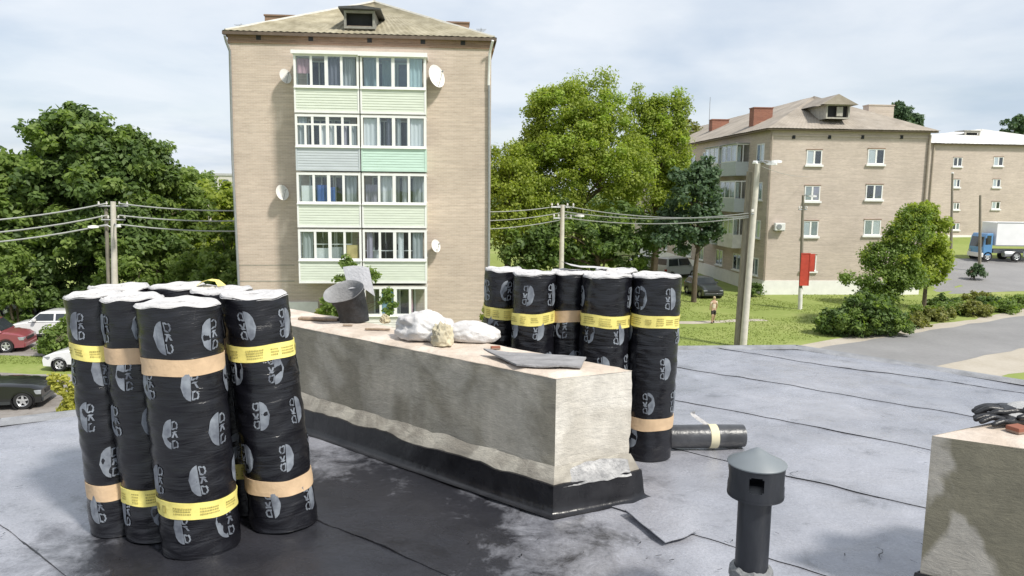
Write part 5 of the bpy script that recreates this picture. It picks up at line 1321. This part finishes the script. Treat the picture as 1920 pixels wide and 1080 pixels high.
# sapling in front of the balconies
p = ony(668, 610, 33.4); bx, by = p.x, p.y
tree('young_tree', 'young tree in front of the lowest balconies of the tan building', (bx, by, 0), [ex(650, 500, 33.4, bx, by, .34, .3, .5), ex(640, 525, 33.4, bx, by, .28, .25, .16), ex(697, 515, 33.4, bx, by, .3, .3, .36), ex(722, 555, 33.4, bx, by, .32, .3, .42), ex(735, 580, 33.4, bx, by, .3, .3, .4), ex(665, 580, 33.4, bx, by, .6, .4, .5), ex(620, 580, 33.4, bx, by, .6, .4, .6)], 110, 46, .16, LMID, .2, .05, 80, shell=.1, limbs=22, trunk_h=.72)
p = ony(918, 600, 35.2); tree('bush', 'yellow green shrub at the right foot of the tan building', (p.x, p.y, 0), [((0, 0, p.z*.55), (.5, .5, p.z*.5)), ((.05, 0, p.z+.3), (.35, .35, .65))], 60, 60, .2, LYEL, .24, .05, 81, 'bush', shell=.25, limbs=8, stems=3)
p = ony(608, 592, 34.0); tree('bush', 'lime green shrub beside the opened roll stub below the balconies', (p.x, p.y, 0), [((0, 0, p.z*.6), (.7, .5, p.z*.5))], 40, 60, .2, LLIME, .25, .05, 82, 'bush', shell=.25, limbs=6, stems=3)
p = onz(1410, 556, 0); tree('bush', 'small dark shrub at the white base corner of the right block', (p.x, p.y, 0), [((0, 0, .5), (.9, .6, .55))], 30, 60, .2, LDARK, .3, .05, 83, 'bush', shell=.25, limbs=6, stems=3)
p = onz(1830, 532, .3); tree('bush', 'small dark shrub beside the lane under the truck', (p.x, p.y, H(p.x, p.y)), [((0, 0, .7), (.7, .6, .7))], 30, 50, .22, LBLUE, .3, .05, 84, 'bush', shell=.25, limbs=6, stems=3)
# wood far behind, one mass
rs = np.random.default_rng(900); fw = []
for _ in range(420):
    a = rs.uniform(-1.0, 1.0); d = rs.uniform(190, 250); fw.append((d*math.sin(a), d*math.cos(a), rs.uniform(.5, 8.5)))
o = leaf_mesh('distant_wood', np.array(fw), 4.0, 40, 1.7, LBLUE, None, rs, flat=.8); tag(o, 'distant line of dark woodland along the horizon', 'woodland', kind='stuff')

# ------------------------------------------------------------------ poles, lamps and wires
def pole(label, base, top, r0, r1, m=POLEC, arms=(), group='utility poles', name='utility_pole', lamps=()):
    base, top = Vector(base), Vector(top); t = thing(name, label, 'utility pole', base, 0, group); h = top-base
    b = MB(); b.tube([Vector((0, 0, -.2)), h*.5, h], [r0, (r0+r1)/2, r1], 10); b.build('shaft', m, t, smooth=True)
    for z, l, ang in arms:
        p = h*(z/h.z); d = Vector((math.cos(ang), math.sin(ang), 0))*l
        b = MB(); b.tube([p-d, p+d], .05, 6); o_ = b.build('crossarm', GREYM, t)
        for s_ in (-1, -.45, .45, 1):
            q_ = p+d*s_*.93; b = MB(); b.lathe([(.02, 0), (.02, .06), (.055, .07), (.06, .12), (.04, .15), (.05, .18), (.02, .21)], 10, M=Matrix.Translation(q_+Vector((0, 0, .04)))); b.build('insulator', mat('porcelain', (.62, .60, .57), .3, .1, 5), o_, smooth=True)
    for (z, off, tip) in lamps:
        p = h*(z/h.z); off = Vector(off); b = MB(); b.tube([p, p+off*.4+Vector((0, 0, .15)), p+off], .035, 6)
        o_ = b.build('lamp_arm', GREYM, t, smooth=True)
        d = Vector((off.x, off.y, 0)).normalized(); s_ = Vector((-d.y, d.x, 0)); b = MB(); q_ = p+off; vs = []
        for (f, w, zt_, zb_) in ((0, .07, .05, -.04), (.12, .12, .08, -.05), (.34, .14, .09, -.07), (.52, .09, .05, -.05)):
            for sg, zz in ((-1, zb_), (1, zb_), (.7, zt_), (-.7, zt_)): vs.append(q_ + d*f + s_*w*sg + Vector((0, 0, zz)))
        fs = [(k*4+i, k*4+(i+1) % 4, k*4+4+(i+1) % 4, k*4+4+i) for k in range(3) for i in range(4)] + [(3, 2, 1, 0), (12, 13, 14, 15)]
        b.add(vs, fs); b.build('lamp_head', WMETAL, o_, smooth=False)
    return t
def span(label, a, b_, sag, r=.03, group='overhead wires'):
    a, b_ = Vector(a), Vector(b_); pts = [a.lerp(b_, i/16) - Vector((0, 0, sag*4*(i/16)*(1-i/16))) for i in range(17)]
    b = MB(); b.tube(pts, r, 6); o = b.build('overhead_wire', WIREM, smooth=True); return tag(o, label, 'wire', group)
# left pole
LPX = ony(213, 560, 41); lt = ony(212, 378, 41)
pole('concrete pole with street lamps in front of the big left tree', (LPX.x, 41, 0), (lt.x, 41, lt.z), .19, .14, arms=((lt.z-.25, .75, R(20)), (lt.z-1.0, .6, R(20))), lamps=((lt.z-1.5, (-.65, -.3, .12), 0), (lt.z-1.4, (.45, -.5, .1), 0)))
b = MB()
br = thing('pole_brace', 'weathered slanting brace leaning against the left concrete pole', 'pole brace', (LPX.x-.35, 41.15, 0))
b.tube([(0, 0, -.1), (.18, -.06, lt.z-.4)], [.13, .10], 8); b.build('brace', POLED, br, smooth=True)
# pole further back left
q0, q1 = ony(398, 480, 57), ony(390, 384, 57)
pole('thin pale pole against the yellow green tree', (q0.x+.4, 57, 0), (q1.x, 57, q1.z), .15, .11, arms=((q1.z-.3, .5, 0),))
# middle pole
q0, q1 = ony(1052, 520, 44), ony(1055, 384, 44); PM = q1
pole('pale concrete pole rising behind the rolls in front of the tall tree', (q0.x, 44, 0), (q1.x, 44, q1.z), .17, .12, arms=((q1.z-.15, .7, R(10)), (q1.z-.8, .55, R(10))), lamps=((q1.z-.75, (.75, -.2, .12), 0),))
# big right pole with brace
q0, q1 = onz(1393, 652, 0), ony(1421, 306, onz(1393, 652, 0).y); PR = q1; YR = q0.y
pole('tall slanting concrete pole with lamps on the lawn before the right block', (q0.x, YR, 0), (q1.x, YR, q1.z), .19, .13, arms=((q1.z-2.6, .5, R(60)),), lamps=((q1.z-.1, (.65, -.1, .18), 0), (q1.z-.05, (.35, -.35, .0), 0), (q1.z-.1, (-.25, -.5, .1), 0)))
q2, q3 = onz(1384, 648, 0), ony(1408, 322, YR+.3)
br = thing('pole_brace', 'weathered grey pole standing close behind the tall slanting pole', 'pole brace', (q2.x-.1, YR+.35, 0))
b = MB(); b.tube([(0, 0, -.1), (q3.x-q2.x+.05, 0, q3.z)], [.20, .16], 8); b.build('brace', POLED, br, smooth=True)
# pole with the red panel
q0, q1 = onz(1500, 580, 0), ony(1506, 366, onz(1500, 580, 0).y)
rp_ = pole('dark pole with white foot and red panel before the right block', (q0.x, q0.y, 0), (q1.x, q0.y, q1.z), .13, .09, POLED, arms=((q1.z-1.0, .35, R(20)),), lamps=((q1.z-.15, (.3, -.2, .08), 0),))
b = MB(); b.tube([(0, 0, -.15), ((q1.x-q0.x)*.19, 0, q1.z*.19)], [.15, .145], 10); b.build('whitewashed_foot', WPAINT, rp_, smooth=True)
REDP = mat('red_enamel', (.52, .07, .045), .5, .15, 3)
za_, zb_ = ony(1503, 535, q0.y).z, ony(1503, 474, q0.y).z; xa_ = ony(1500, 500, q0.y).x-q0.x; xb_ = ony(1516, 500, q0.y).x-q0.x
b = MB(); b.box(xa_-.05, xb_, -.22, -.16, za_, zb_); b.frame(xa_-.05, xb_, za_, zb_, .05, -.25, -.222); b.build('red_panel', REDP, rp_, bevel=.01)
b = MB(); b.box(xb_+.02, xb_+.35, -.20, -.15, za_+1.0, zb_-.05); b.box(xb_-.1, xb_+.1, -.15, -.13, (za_+zb_)/2+.3, (za_+zb_)/2+.4); b.build('red_side_panel', REDP, rp_, bevel=.01)
# two distant poles before the pale-roofed block
for px, y0, y1, Y, lab in ((1786, 470, 324, 78, 'dark pole with lamp before the pale-roofed block'), (1838, 520, 366, 70, 'thin leaning wooden pole behind the truck cab')):
    p0, p1 = ony(px-2, y0, Y), ony(px, y1, Y); zz = H(p0.x, Y)
    pole(lab, (p0.x, Y, zz), (p1.x, Y, p1.z), .15, .10, POLED, lamps=((p1.z-zz-.15, (-.3, -.5, .1), 0),) if px < 1800 else ())
# wires
lwall = A.c + A.x*(-hw-.02) + A.y*7; rwall = A.c + A.x*(hw+.02) + A.y*7
for k_, (dz, py) in enumerate(((-.1, 408), (-.75, 428), (-1.25, 451))):
    e = ony(-60, py, 38); nm_ = ('top', 'middle', 'lowest')[k_]
    a = Vector((lt.x-.3, 41-.1, lt.z+dz))
    e = a + (Vector((e.x, 38, e.z))-a)*2.6; e.z = a.z-.3; span(f'{nm_} wire running from the left pole to the left edge', a, e, .9, .045)
    q_ = ony(446, (392, 410, 430)[k_], 43); span(f'{nm_} wire running from the left pole to the tan building', Vector((lt.x+.3, 41, lt.z+dz)), (lwall.x-.03, lwall.y, q_.z), .2, .04)
    q_ = ony(922, (398, 415, 431)[k_], 43); span(f'{nm_} wire running from the tan building to the middle pole', (rwall.x+.03, rwall.y, q_.z), Vector((PM.x-.1, 44, PM.z-.05-.42*k_)), .1, .03)
    q_ = ony(1408, (405, 400, 408)[k_], YR); span(f'{nm_} wire running from the middle pole to the tall slanting pole', Vector((PM.x+.1, 44, PM.z-.05-.35*k_)), (q_.x-.1, YR+.05, q_.z), .35, .03)
q_ = ony(1520, 330, 59.3); e = ony(1428, 312, YR); span('thin wire running from the tall pole to the wall of the right block', (e.x, YR, e.z), (q_.x, 59.5, q_.z), .2, .012)

# ------------------------------------------------------------------ vehicles
CGLASS = mat('car_glass', (.035, .042, .048), .06, .2, 3, spec=.8)
TYRE = mat('tyre', (.02, .02, .021), .8, .2, 10); RIM = mat('alloy', (.62, .63, .65), .3, .08, 8, metal=.6)
LAMPW = mat('lamp_lens', (.34, .36, .38), .12, .08, 8); LAMPR = mat('rear_lens', (.35, .02, .02), .2, .1, 8)
def paint(n, c): return mat(n, c, .28, .04, 3, coat=.6)
def wheel(parent, x, y, r, w, side):
    M_ = Matrix.Translation((x, y, r)) @ Matrix.Rotation(-side*math.pi/2, 4, 'X')
    t = MB(); t.lathe([(r*.62, -w/2), (r*.9, -w/2), (r, -w*.36), (r, w*.36), (r*.9, w/2), (r*.62, w/2), (r*.6, w*.3)], 28, M=M_, cap=False); t.lathe([(.0, w*.1), (r*.62, w*.1)], 28, M=M_, cap=False)
    o_ = t.build('wheel', TYRE, parent, smooth=True)
    b = MB(); b.lathe([(r*.63, w*.46), (r*.60, w*.52), (r*.55, w*.45), (r*.55, w*.2)], 28, M=M_, cap=False); b.lathe([(r*.16, w*.30), (r*.15, w*.47), (.01, w*.49)], 16, M=M_, cap=False)
    for k in range(5):
        a = 2*math.pi*k/5 + .3; d = Vector((math.cos(a), math.sin(a), 0)); s_ = Vector((-d.y, d.x, 0)); vs = []
        for f, ww, zz in ((.10, .11, .44), (.58, .075, .46)):
            for sg in (-1, 1):
                for z_ in (zz, zz-.14): vs.append(M_ @ (d*r*f + s_*r*ww*sg*1.25 + Vector((0, 0, w*z_))))
        b.add(vs, [(0, 2, 6, 4), (0, 4, 5, 1), (2, 3, 7, 6), (4, 6, 7, 5), (0, 1, 3, 2)])
    b.build('rim', RIM, o_, smooth=False)
def car(name, label, loc, rz, L, Wd, prof, cabin, r, wb, pm, group='parked cars', belt=.9, cat='car', clad=None, black_low=False):
    """prof: lower body outline (x, z) from nose to tail along the top; cabin: windscreen base, roof front, roof rear, rear base"""
    t = thing(name, label, cat, loc, rz, group); xf, xr = wb; hw_ = Wd/2
    # outline with wheel arches
    out = [(x, z) for x, z in prof]
    bottom = []
    zl_ = .24 if r < .34 else .34
    def arch(xc):
        return [(xc + (r*1.16)*math.cos(a), max(zl_, r + (r*1.16)*math.sin(a))) for a in np.linspace(math.pi*1.08, -math.pi*.08, 11)]
    bottom = [(out[-1][0]+.02, zl_)] + arch(xr) + arch(xf) + [(out[0][0]-.03, zl_)]
    poly = out + bottom
    n = len(poly); b = MB(); secs = (-1, -.94, -.6, 0, .6, .94, 1); vs = []
    for s_ in secs:
        for (x, z) in poly:
            f = abs(s_)
            yy = s_*hw_*(1 - .06*max(0, (z-.55))/.5*(f > .9) - .10*max(0, abs(x)-L*.40)/(L*.1)*f**2)
            zz = z - (.035*f**4 if z > .5 else 0) - (.03 if f == 1 and z > .5 else 0)
            vs.append((x, yy, zz))
    fs = [(k*n+i, k*n+(i+1) % n, (k+1)*n+(i+1) % n, (k+1)*n+i) for k in range(len(secs)-1) for i in range(n)]
    m_ = len(secs)-1
    # sides: fan each side polygon
    fs += [tuple(range(n-1, -1, -1)), tuple(range(m_*n, m_*n+n))]
    b.add(vs, fs); me = b.build('body', pm, t, smooth=True)
    wx0, rx0, rx1, bx1, zb_, zr_ = cabin
    # cabin
    cs = [(-1, 1.0), (1, 1.0)]
    def cp(x, z, s_):
        f = (z-zb_)/(zr_-zb_); return Vector((x, s_*hw_*(.95-.17*f), z))
    ring_ = [(wx0, zb_-.03), (rx0, zr_-.03), (rx0-.25, zr_), (rx1+.25, zr_), (rx1, zr_-.04), (bx1, zb_-.03)]
    V_ = [cp(x, z, -1) for x, z in ring_] + [cp(x, z, 1) for x, z in ring_]; N_ = 6
    b = MB(); b.add(V_, [(i, i+1, N_+i+1, N_+i) for i in range(5)] + [tuple(range(5, -1, -1)), tuple(range(6, 12))])
    b.build('cabin', pm, t, smooth=True, bevel=.03)
    def pane(nm, pts, off):
        b = MB(); pts = [Vector(p) for p in pts]; nrm = (pts[1]-pts[0]).cross(pts[2]-pts[0]).normalized()
        c = sum(pts, Vector())/len(pts); o2 = Vector((c.x*.0, c.y, c.z-.9)); nrm = nrm if nrm.dot(off) > 0 else -nrm
        b.add([p+nrm*.012 for p in pts] + [p-nrm*.01 for p in pts], [tuple(range(len(pts)))] + [(i, (i+1) % len(pts), len(pts)+(i+1) % len(pts), len(pts)+i) for i in range(len(pts))]); b.build(nm, CGLASS, t)
    def ip(x0, z0, x1, z1, f): return (x0+(x1-x0)*f, z0+(z1-z0)*f)
    wbx, wbz = ip(wx0, zb_, rx0, zr_, .08); wtx, wtz = ip(wx0, zb_, rx0, zr_, .90)
    pane('windscreen', [cp(wbx, wbz, -.9), cp(wbx, wbz, .9), cp(wtx, wtz, .9), cp(wtx, wtz, -.9)], Vector((1, 0, .3)))
    rbx, rbz = ip(bx1, zb_, rx1, zr_, .2); rtx, rtz = ip(bx1, zb_, rx1, zr_, .88)
    pane('rear_window', [cp(rbx, rbz, -.85), cp(rbx, rbz, .85), cp(rtx, rtz, .85), cp(rtx, rtz, -.85)], Vector((-1, 0, .3)))
    mid = (rx0+rx1)/2
    for s_ in (-1, 1):
        z0_, z1_ = zb_+.04, zr_-.10
        fx = lambda z: wx0+(rx0-wx0)*(z-zb_)/(zr_-zb_); bxx = lambda z: bx1+(rx1-bx1)*(z-zb_)/(zr_-zb_)
        pane('side_window', [cp(fx(z0_)-.14, z0_, s_), cp(mid+.05, z0_, s_), cp(mid+.05, z1_, s_), cp(fx(z1_)-.10, z1_, s_)], Vector((0, s_, 0)))
        pane('side_window', [cp(mid-.05, z0_, s_), cp(bxx(z0_)+.22, z0_, s_), cp(bxx(z1_)+.14, z1_, s_), cp(mid-.05, z1_, s_)], Vector((0, s_, 0)))
        xn = out[0][0]; hx = out[1][0]; hz = out[1][1]
        b = MB(); yy = s_*hw_*.74
        b.add([(xn-.02, yy-.17, hz-.02), (xn-.02, yy+.13*s_*s_, hz-.02), (xn-.02, yy+.13, hz-.19), (xn-.02, yy-.17, hz-.17), (xn-.5, yy-.17, hz+.0), (xn-.38, yy+.19, hz+.0), (xn-.38, yy+.19, hz-.17), (xn-.5, yy-.17, hz-.17)], [(0, 1, 2, 3), (0, 4, 5, 1), (1, 5, 6, 2), (3, 2, 6, 7), (0, 3, 7, 4), (4, 7, 6, 5)])
        b.build('headlight', LAMPW, t, bevel=.015)
        b = MB(); b.box(out[-1][0]-.015, out[-1][0]+.12, s_*hw_*.78-.12, s_*hw_*.78+.12, .72, .92); b.build('rear_light', LAMPR, t, bevel=.02)
        b = MB(); b.box(wx0-.45, wx0-.3, s_*hw_*.98-.03, s_*(hw_+.16)-(-.03 if s_ < 0 else .03)*0, zb_+.02, zb_+.17) if s_ > 0 else b.box(wx0-.45, wx0-.3, -(hw_+.16), -hw_*.98+.03, zb_+.02, zb_+.17); b.build('mirror', pm, t, bevel=.03)
        for xh in (mid-.75, mid+.35):
            b = MB(); yq = s_*(hw_*.985); b.box(xh-.1, xh+.1, min(yq, yq+s_*.03), max(yq, yq+s_*.03), zb_-.16, zb_-.12); b.build('door_handle', pm, t)
        for xc in (xf, xr):
            wheel(t, xc, s_*(hw_-.13), r, .22, s_)
            b = MB(); b.lathe([(r*1.13, -.04), (r*1.13, .3)], 24, M=Matrix.Translation((xc, s_*(hw_-.02), r)) @ Matrix.Rotation(s_*math.pi/2, 4, 'X'), cap=False); b.lathe([(0.01, .3), (r*1.13, .3)], 24, M=Matrix.Translation((xc, s_*(hw_-.02), r)) @ Matrix.Rotation(s_*math.pi/2, 4, 'X'), cap=False); b.build('wheel_well', BLACK, t, smooth=True)
    b = MB(); b.box(out[0][0]-.12, out[0][0]+.03, -hw_*.84, hw_*.84, zl_+.0, zl_+.2); b.build('front_bumper', clad or pm, t, bevel=.04)
    b = MB(); b.box(out[-1][0]-.03, out[-1][0]+.12, -hw_*.84, hw_*.84, zl_+.02, zl_+.24); b.build('rear_bumper', clad or pm, t, bevel=.04)
    b = MB(); b.box(out[0][0]-.05, out[0][0]+.012, -hw_*.5, hw_*.5, hz-.2, hz-.07); b.build('grille', BLACK, t, bevel=.01)
    for s_ in (-1, 1):
        b = MB(); b.box(xr+r*1.2, xf-r*1.2, min(s_*(hw_+.01), s_*(hw_-.03)), max(s_*(hw_+.01), s_*(hw_-.03)), zl_-.02, zl_+.1); b.build('sill_trim', clad or BLACK, t)
    return t
SEDAN = [(2.1, .50), (2.06, .68), (1.6, .86), (1.0, .95), (.2, .98), (-1.3, 1.0), (-1.95, .98), (-2.1, .85), (-2.12, .55)]
HATCH = [(1.95, .50), (1.92, .70), (1.55, .88), (.95, .98), (.2, 1.0), (-1.4, 1.02), (-1.85, 1.0), (-1.93, .8), (-1.95, .5)]
SUV = [(2.2, .55), (2.18, .82), (1.85, 1.0), (1.0, 1.10), (.2, 1.12), (-1.6, 1.14), (-2.05, 1.12), (-2.14, .9), (-2.16, .55)]
VAN = [(2.2, .55), (2.17, .85), (1.9, 1.02), (1.4, 1.12), (.4, 1.15), (-1.7, 1.17), (-2.15, 1.15), (-2.2, .9), (-2.2, .55)]
CW = paint('white_car_paint', (.74, .74, .74)); CK = paint('black_car_paint', (.008, .008, .009)); CRD = paint('red_car_paint', (.24, .06, .07)); CS = paint('silver_car_paint', (.55, .56, .58)); CD = paint('dark_car_paint', (.03, .034, .036))
p = onz(112, 697, 0); car('parked_car', 'white sedan parked nose left behind the near roll stack', (p.x+1.32, p.y+.85, 0), R(180), 4.2, 1.75, SEDAN, (.75, .1, -1.0, -1.75, .97, 1.44), .31, (1.32, -1.32), CW)
p = onz(29, 772, 0); car('parked_car', 'black off-roader parked nose right at the left picture edge', (p.x-1.62, p.y+.75, 0), R(13), 4.36, 1.82, [(x, z*.87) for x, z in SUV], (.25, -.3, -1.75, -2.05, .98, 1.5), .33, (1.58, -1.32), CK, clad=CD)
p = onz(22, 668, 0); car('parked_van', 'dusty red van parked at left edge beside the round bush', (p.x-2.3, p.y+1.2, 0), R(14), 4.4, 1.8, [(x, z*.9) for x, z in VAN], (1.25, .75, -1.9, -2.15, 1.04, 1.6), .33, (1.4, -1.4), CRD, cat='van')
p = onz(62, 630, 0); car('parked_car', 'white car half hidden behind the round bush', (p.x+1.2, p.y-.2, 0), R(186), 4.2, 1.75, HATCH, (.8, .2, -1.3, -1.8, 1.0, 1.5), .31, (1.25, -1.25), CW)
p = onz(95, 583, 0); car('parked_car', 'dark car in the shade under the big left tree', (p.x, p.y-1.6, 0), R(170), 4.2, 1.75, SEDAN, (.75, .1, -1.0, -1.75, .97, 1.44), .31, (1.32, -1.32), CD)
p = onz(1312, 551, 0); car('parked_car', 'dark car parked under the blue green tree by the right block', (p.x, p.y-1, 0), R(-80), 4.2, 1.75, HATCH, (.8, .2, -1.3, -1.8, 1.0, 1.5), .31, (1.25, -1.25), CD)
p = onz(1262, 517, 0); car('parked_van', 'silver van parked in the shade between the tall trees and the right block', (p.x, p.y-1, 0), R(35), 4.6, 1.9, VAN, (1.35, .85, -1.9, -2.15, 1.15, 1.95), .33, (1.4, -1.4), CS, cat='van')
p = onz(1215, 505, 0); car('parked_car', 'white car far back under the tall yellow green trees', (p.x, p.y, 0), R(10), 4.2, 1.75, HATCH, (.8, .2, -1.3, -1.8, 1.0, 1.5), .31, (1.25, -1.25), CW)
p = onz(905, 556, 0); car('parked_van', 'white van peeping out behind the right corner of the tan building', (-1.55, 59, 0), R(0), 4.4, 1.8, VAN, (1.35, .85, -1.9, -2.15, 1.15, 1.85), .33, (1.4, -1.4), CW, cat='van')

# truck on the lane: blue cab facing left, white box trailer
tz = ony(1832, 496, 76); TY = 76; zz = H(tz.x+2, TY)
tr = thing('truck', 'articulated truck with blue cab and white box trailer on the lane', 'truck', (tz.x, TY, zz), 0)
BLUEP = paint('blue_cab_paint', (.10, .26, .50))
b = MB(); b.add([(x, y, z) for y in (-1.2, 1.2) for x, z in ((-.25, .55), (-.3, 1.4), (-.12, 2.5), (.05, 2.8), (.65, 2.85), (.65, .9), (.55, .55))], [tuple(range(7)), tuple(range(13, 6, -1))] + [(i, (i+1) % 7, 7+(i+1) % 7, 7+i) for i in range(7)]); b.build('cab', BLUEP, tr, bevel=.08)
b = MB(); b.add([(-.315, -1.05, 1.45), (-.315, 1.05, 1.45), (-.14, 1.0, 2.45), (-.14, -1.0, 2.45)], [(0, 1, 2, 3)]); b.build('windscreen', CGLASS, tr)
b = MB(); b.box(.02, .45, -1.215, -1.19, 1.7, 2.6); b.build('side_window', CGLASS, tr, bevel=.01)
b = MB(); b.box(-.42, -.2, -1.2, 1.2, .4, .85); b.build('bumper', WMETAL, tr, bevel=.05)
b = MB(); b.box(-.37, -.28, -1.1, -.75, .9, 1.12); b.build('headlight', LAMPW, tr); b = MB(); b.box(-.37, -.28, .75, 1.1, .9, 1.12); b.build('headlight', LAMPW, tr)
b = MB(); b.tube([(.0, -1.25, 2.4), (-.15, -1.45, 2.35), (-.15, -1.45, 1.8)], .03, 6); b.box(-.2, -.1, -1.6, -1.35, 1.7, 2.35); b.build('mirror', BLACK, tr)
b = MB(); b.box(.9, 13.5, -1.25, 1.25, 1.6, 3.95); b.build('trailer_box', mat('trailer_white', (.80, .80, .81), .5, .04, 1), tr, bevel=.04)
b = MB(); b.box(.88, 13.52, -1.265, -1.252, 1.55, 1.67); b.box(.88, 13.52, -1.265, -1.252, 3.86, 3.96); b.build('trailer_rail', GREYM, tr)
b = MB(); b.box(1.2, 13.2, -.5, .5, .8, 1.2); b.box(3.8, 9, -1.22, -1.18, .5, 1.05); b.build('chassis', GREYM, tr)
b = MB(); b.lathe([(.3, -.6), (.32, -.55), (.32, .55), (.3, .6)], 18, M=Matrix.Translation((2.6, -.85, .75)) @ Matrix.Rotation(math.pi/2, 4, 'Y')); b.build('fuel_tank', METAL, tr, smooth=True)
for xw in (.25, 3.2, 10.2, 11.5, 12.8):
    for s_ in (-1, 1): wheel(tr, xw, s_*1.05, .5, .3, s_)
# white car beside the cab
p = ony(1836, 482, 74); 
# ------------------------------------------------------------------ person on the lawn
pp = onz(1337, 606, 0); PHH = 1.62
pr = thing('person', 'person in pale top and dark shorts walking away across the lawn', 'person', (pp.x, pp.y, 0), R(8))
V_ = [(0, 0, .92), (0, .0, 1.10), (0, -.01, 1.28), (0, 0, 1.40), (0, .02, 1.48), (0, .03, 1.56), (0, .035, 1.66),
      (-.17, 0, 1.36), (-.23, .02, 1.12), (-.22, -.06, .90), (-.21, -.09, .82), (.17, 0, 1.36), (.23, -.03, 1.12), (.22, -.12, .92), (.21, -.16, .84),
      (-.09, 0, .86), (-.10, .10, .50), (-.10, .02, .10), (-.10, -.03, .045), (-.10, .12, .035), (.09, 0, .86), (.10, -.04, .48), (.10, -.22, .12), (.10, -.28, .07), (.10, -.16, .03)]
V_ = [(x, -y, z) for x, y, z in V_]
E_ = [(0, 1), (1, 2), (2, 3), (3, 4), (4, 5), (5, 6), (3, 7), (7, 8), (8, 9), (9, 10), (3, 11), (11, 12), (12, 13), (13, 14), (0, 15), (15, 16), (16, 17), (17, 18), (17, 19), (0, 20), (20, 21), (21, 22), (22, 23), (22, 24)]
Rr = [(.15, .10), (.135, .095), (.155, .105), (.12, .085), .05, .078, .07, .062, .045, .036, .03, .062, .045, .036, .03, .088, .058, .04, .035, .03, .088, .058, .04, .035, .03]
SKIN = mat('skin', (.52, .33, .24), .6, .08, 9)
skin('body', V_, E_, Rr, SKIN, pr, 0, 2)
TOP = mat('pale_top', (.62, .52, .40), .85, .1, 9); SHORT = mat('dark_shorts', (.035, .028, .028), .85, .2, 9)
skin('top', [(0, 0, .93), (0, 0, 1.10), (0, .01, 1.28), (0, 0, 1.39), (-.17, 0, 1.36), (-.215, -.01, 1.2), (.17, 0, 1.36), (.215, .01, 1.2)], [(0, 1), (1, 2), (2, 3), (3, 4), (4, 5), (3, 6), (6, 7)], [(.162, .112), (.15, .108), (.168, .118), (.13, .095), .074, .062, .074, .062], TOP, pr, 1, 2)
skin('shorts', [(0, 0, .94), (0, 0, .88), (-.09, 0, .80), (-.10, -.08, .52), (.09, 0, .80), (.10, .03, .52)], [(0, 1), (1, 2), (2, 3), (1, 4), (4, 5)], [(.158, .112), (.15, .11), .105, .082, .105, .082], SHORT, pr, 1, 2)
b = MB(); b.lathe([(.0, .095), (.045, .088), (.075, .06), (.088, .02), (.088, -.02), (.07, -.055)], 16, M=Matrix.Translation((0, -.025, 1.625)), cap=False); b.build('hair', mat('light_hair', (.40, .32, .20), .8, .2, 20), pr, smooth=True)
for s_ in (-1, 1):
    b = MB(); b.box(s_*.10-.045, s_*.10+.045, -.13 if s_ < 0 else .10, .05 if s_ < 0 else .30, .0 if s_ < 0 else .02, .07 if s_ < 0 else .10); b.build('shoe', BLACK, pr, bevel=.02)
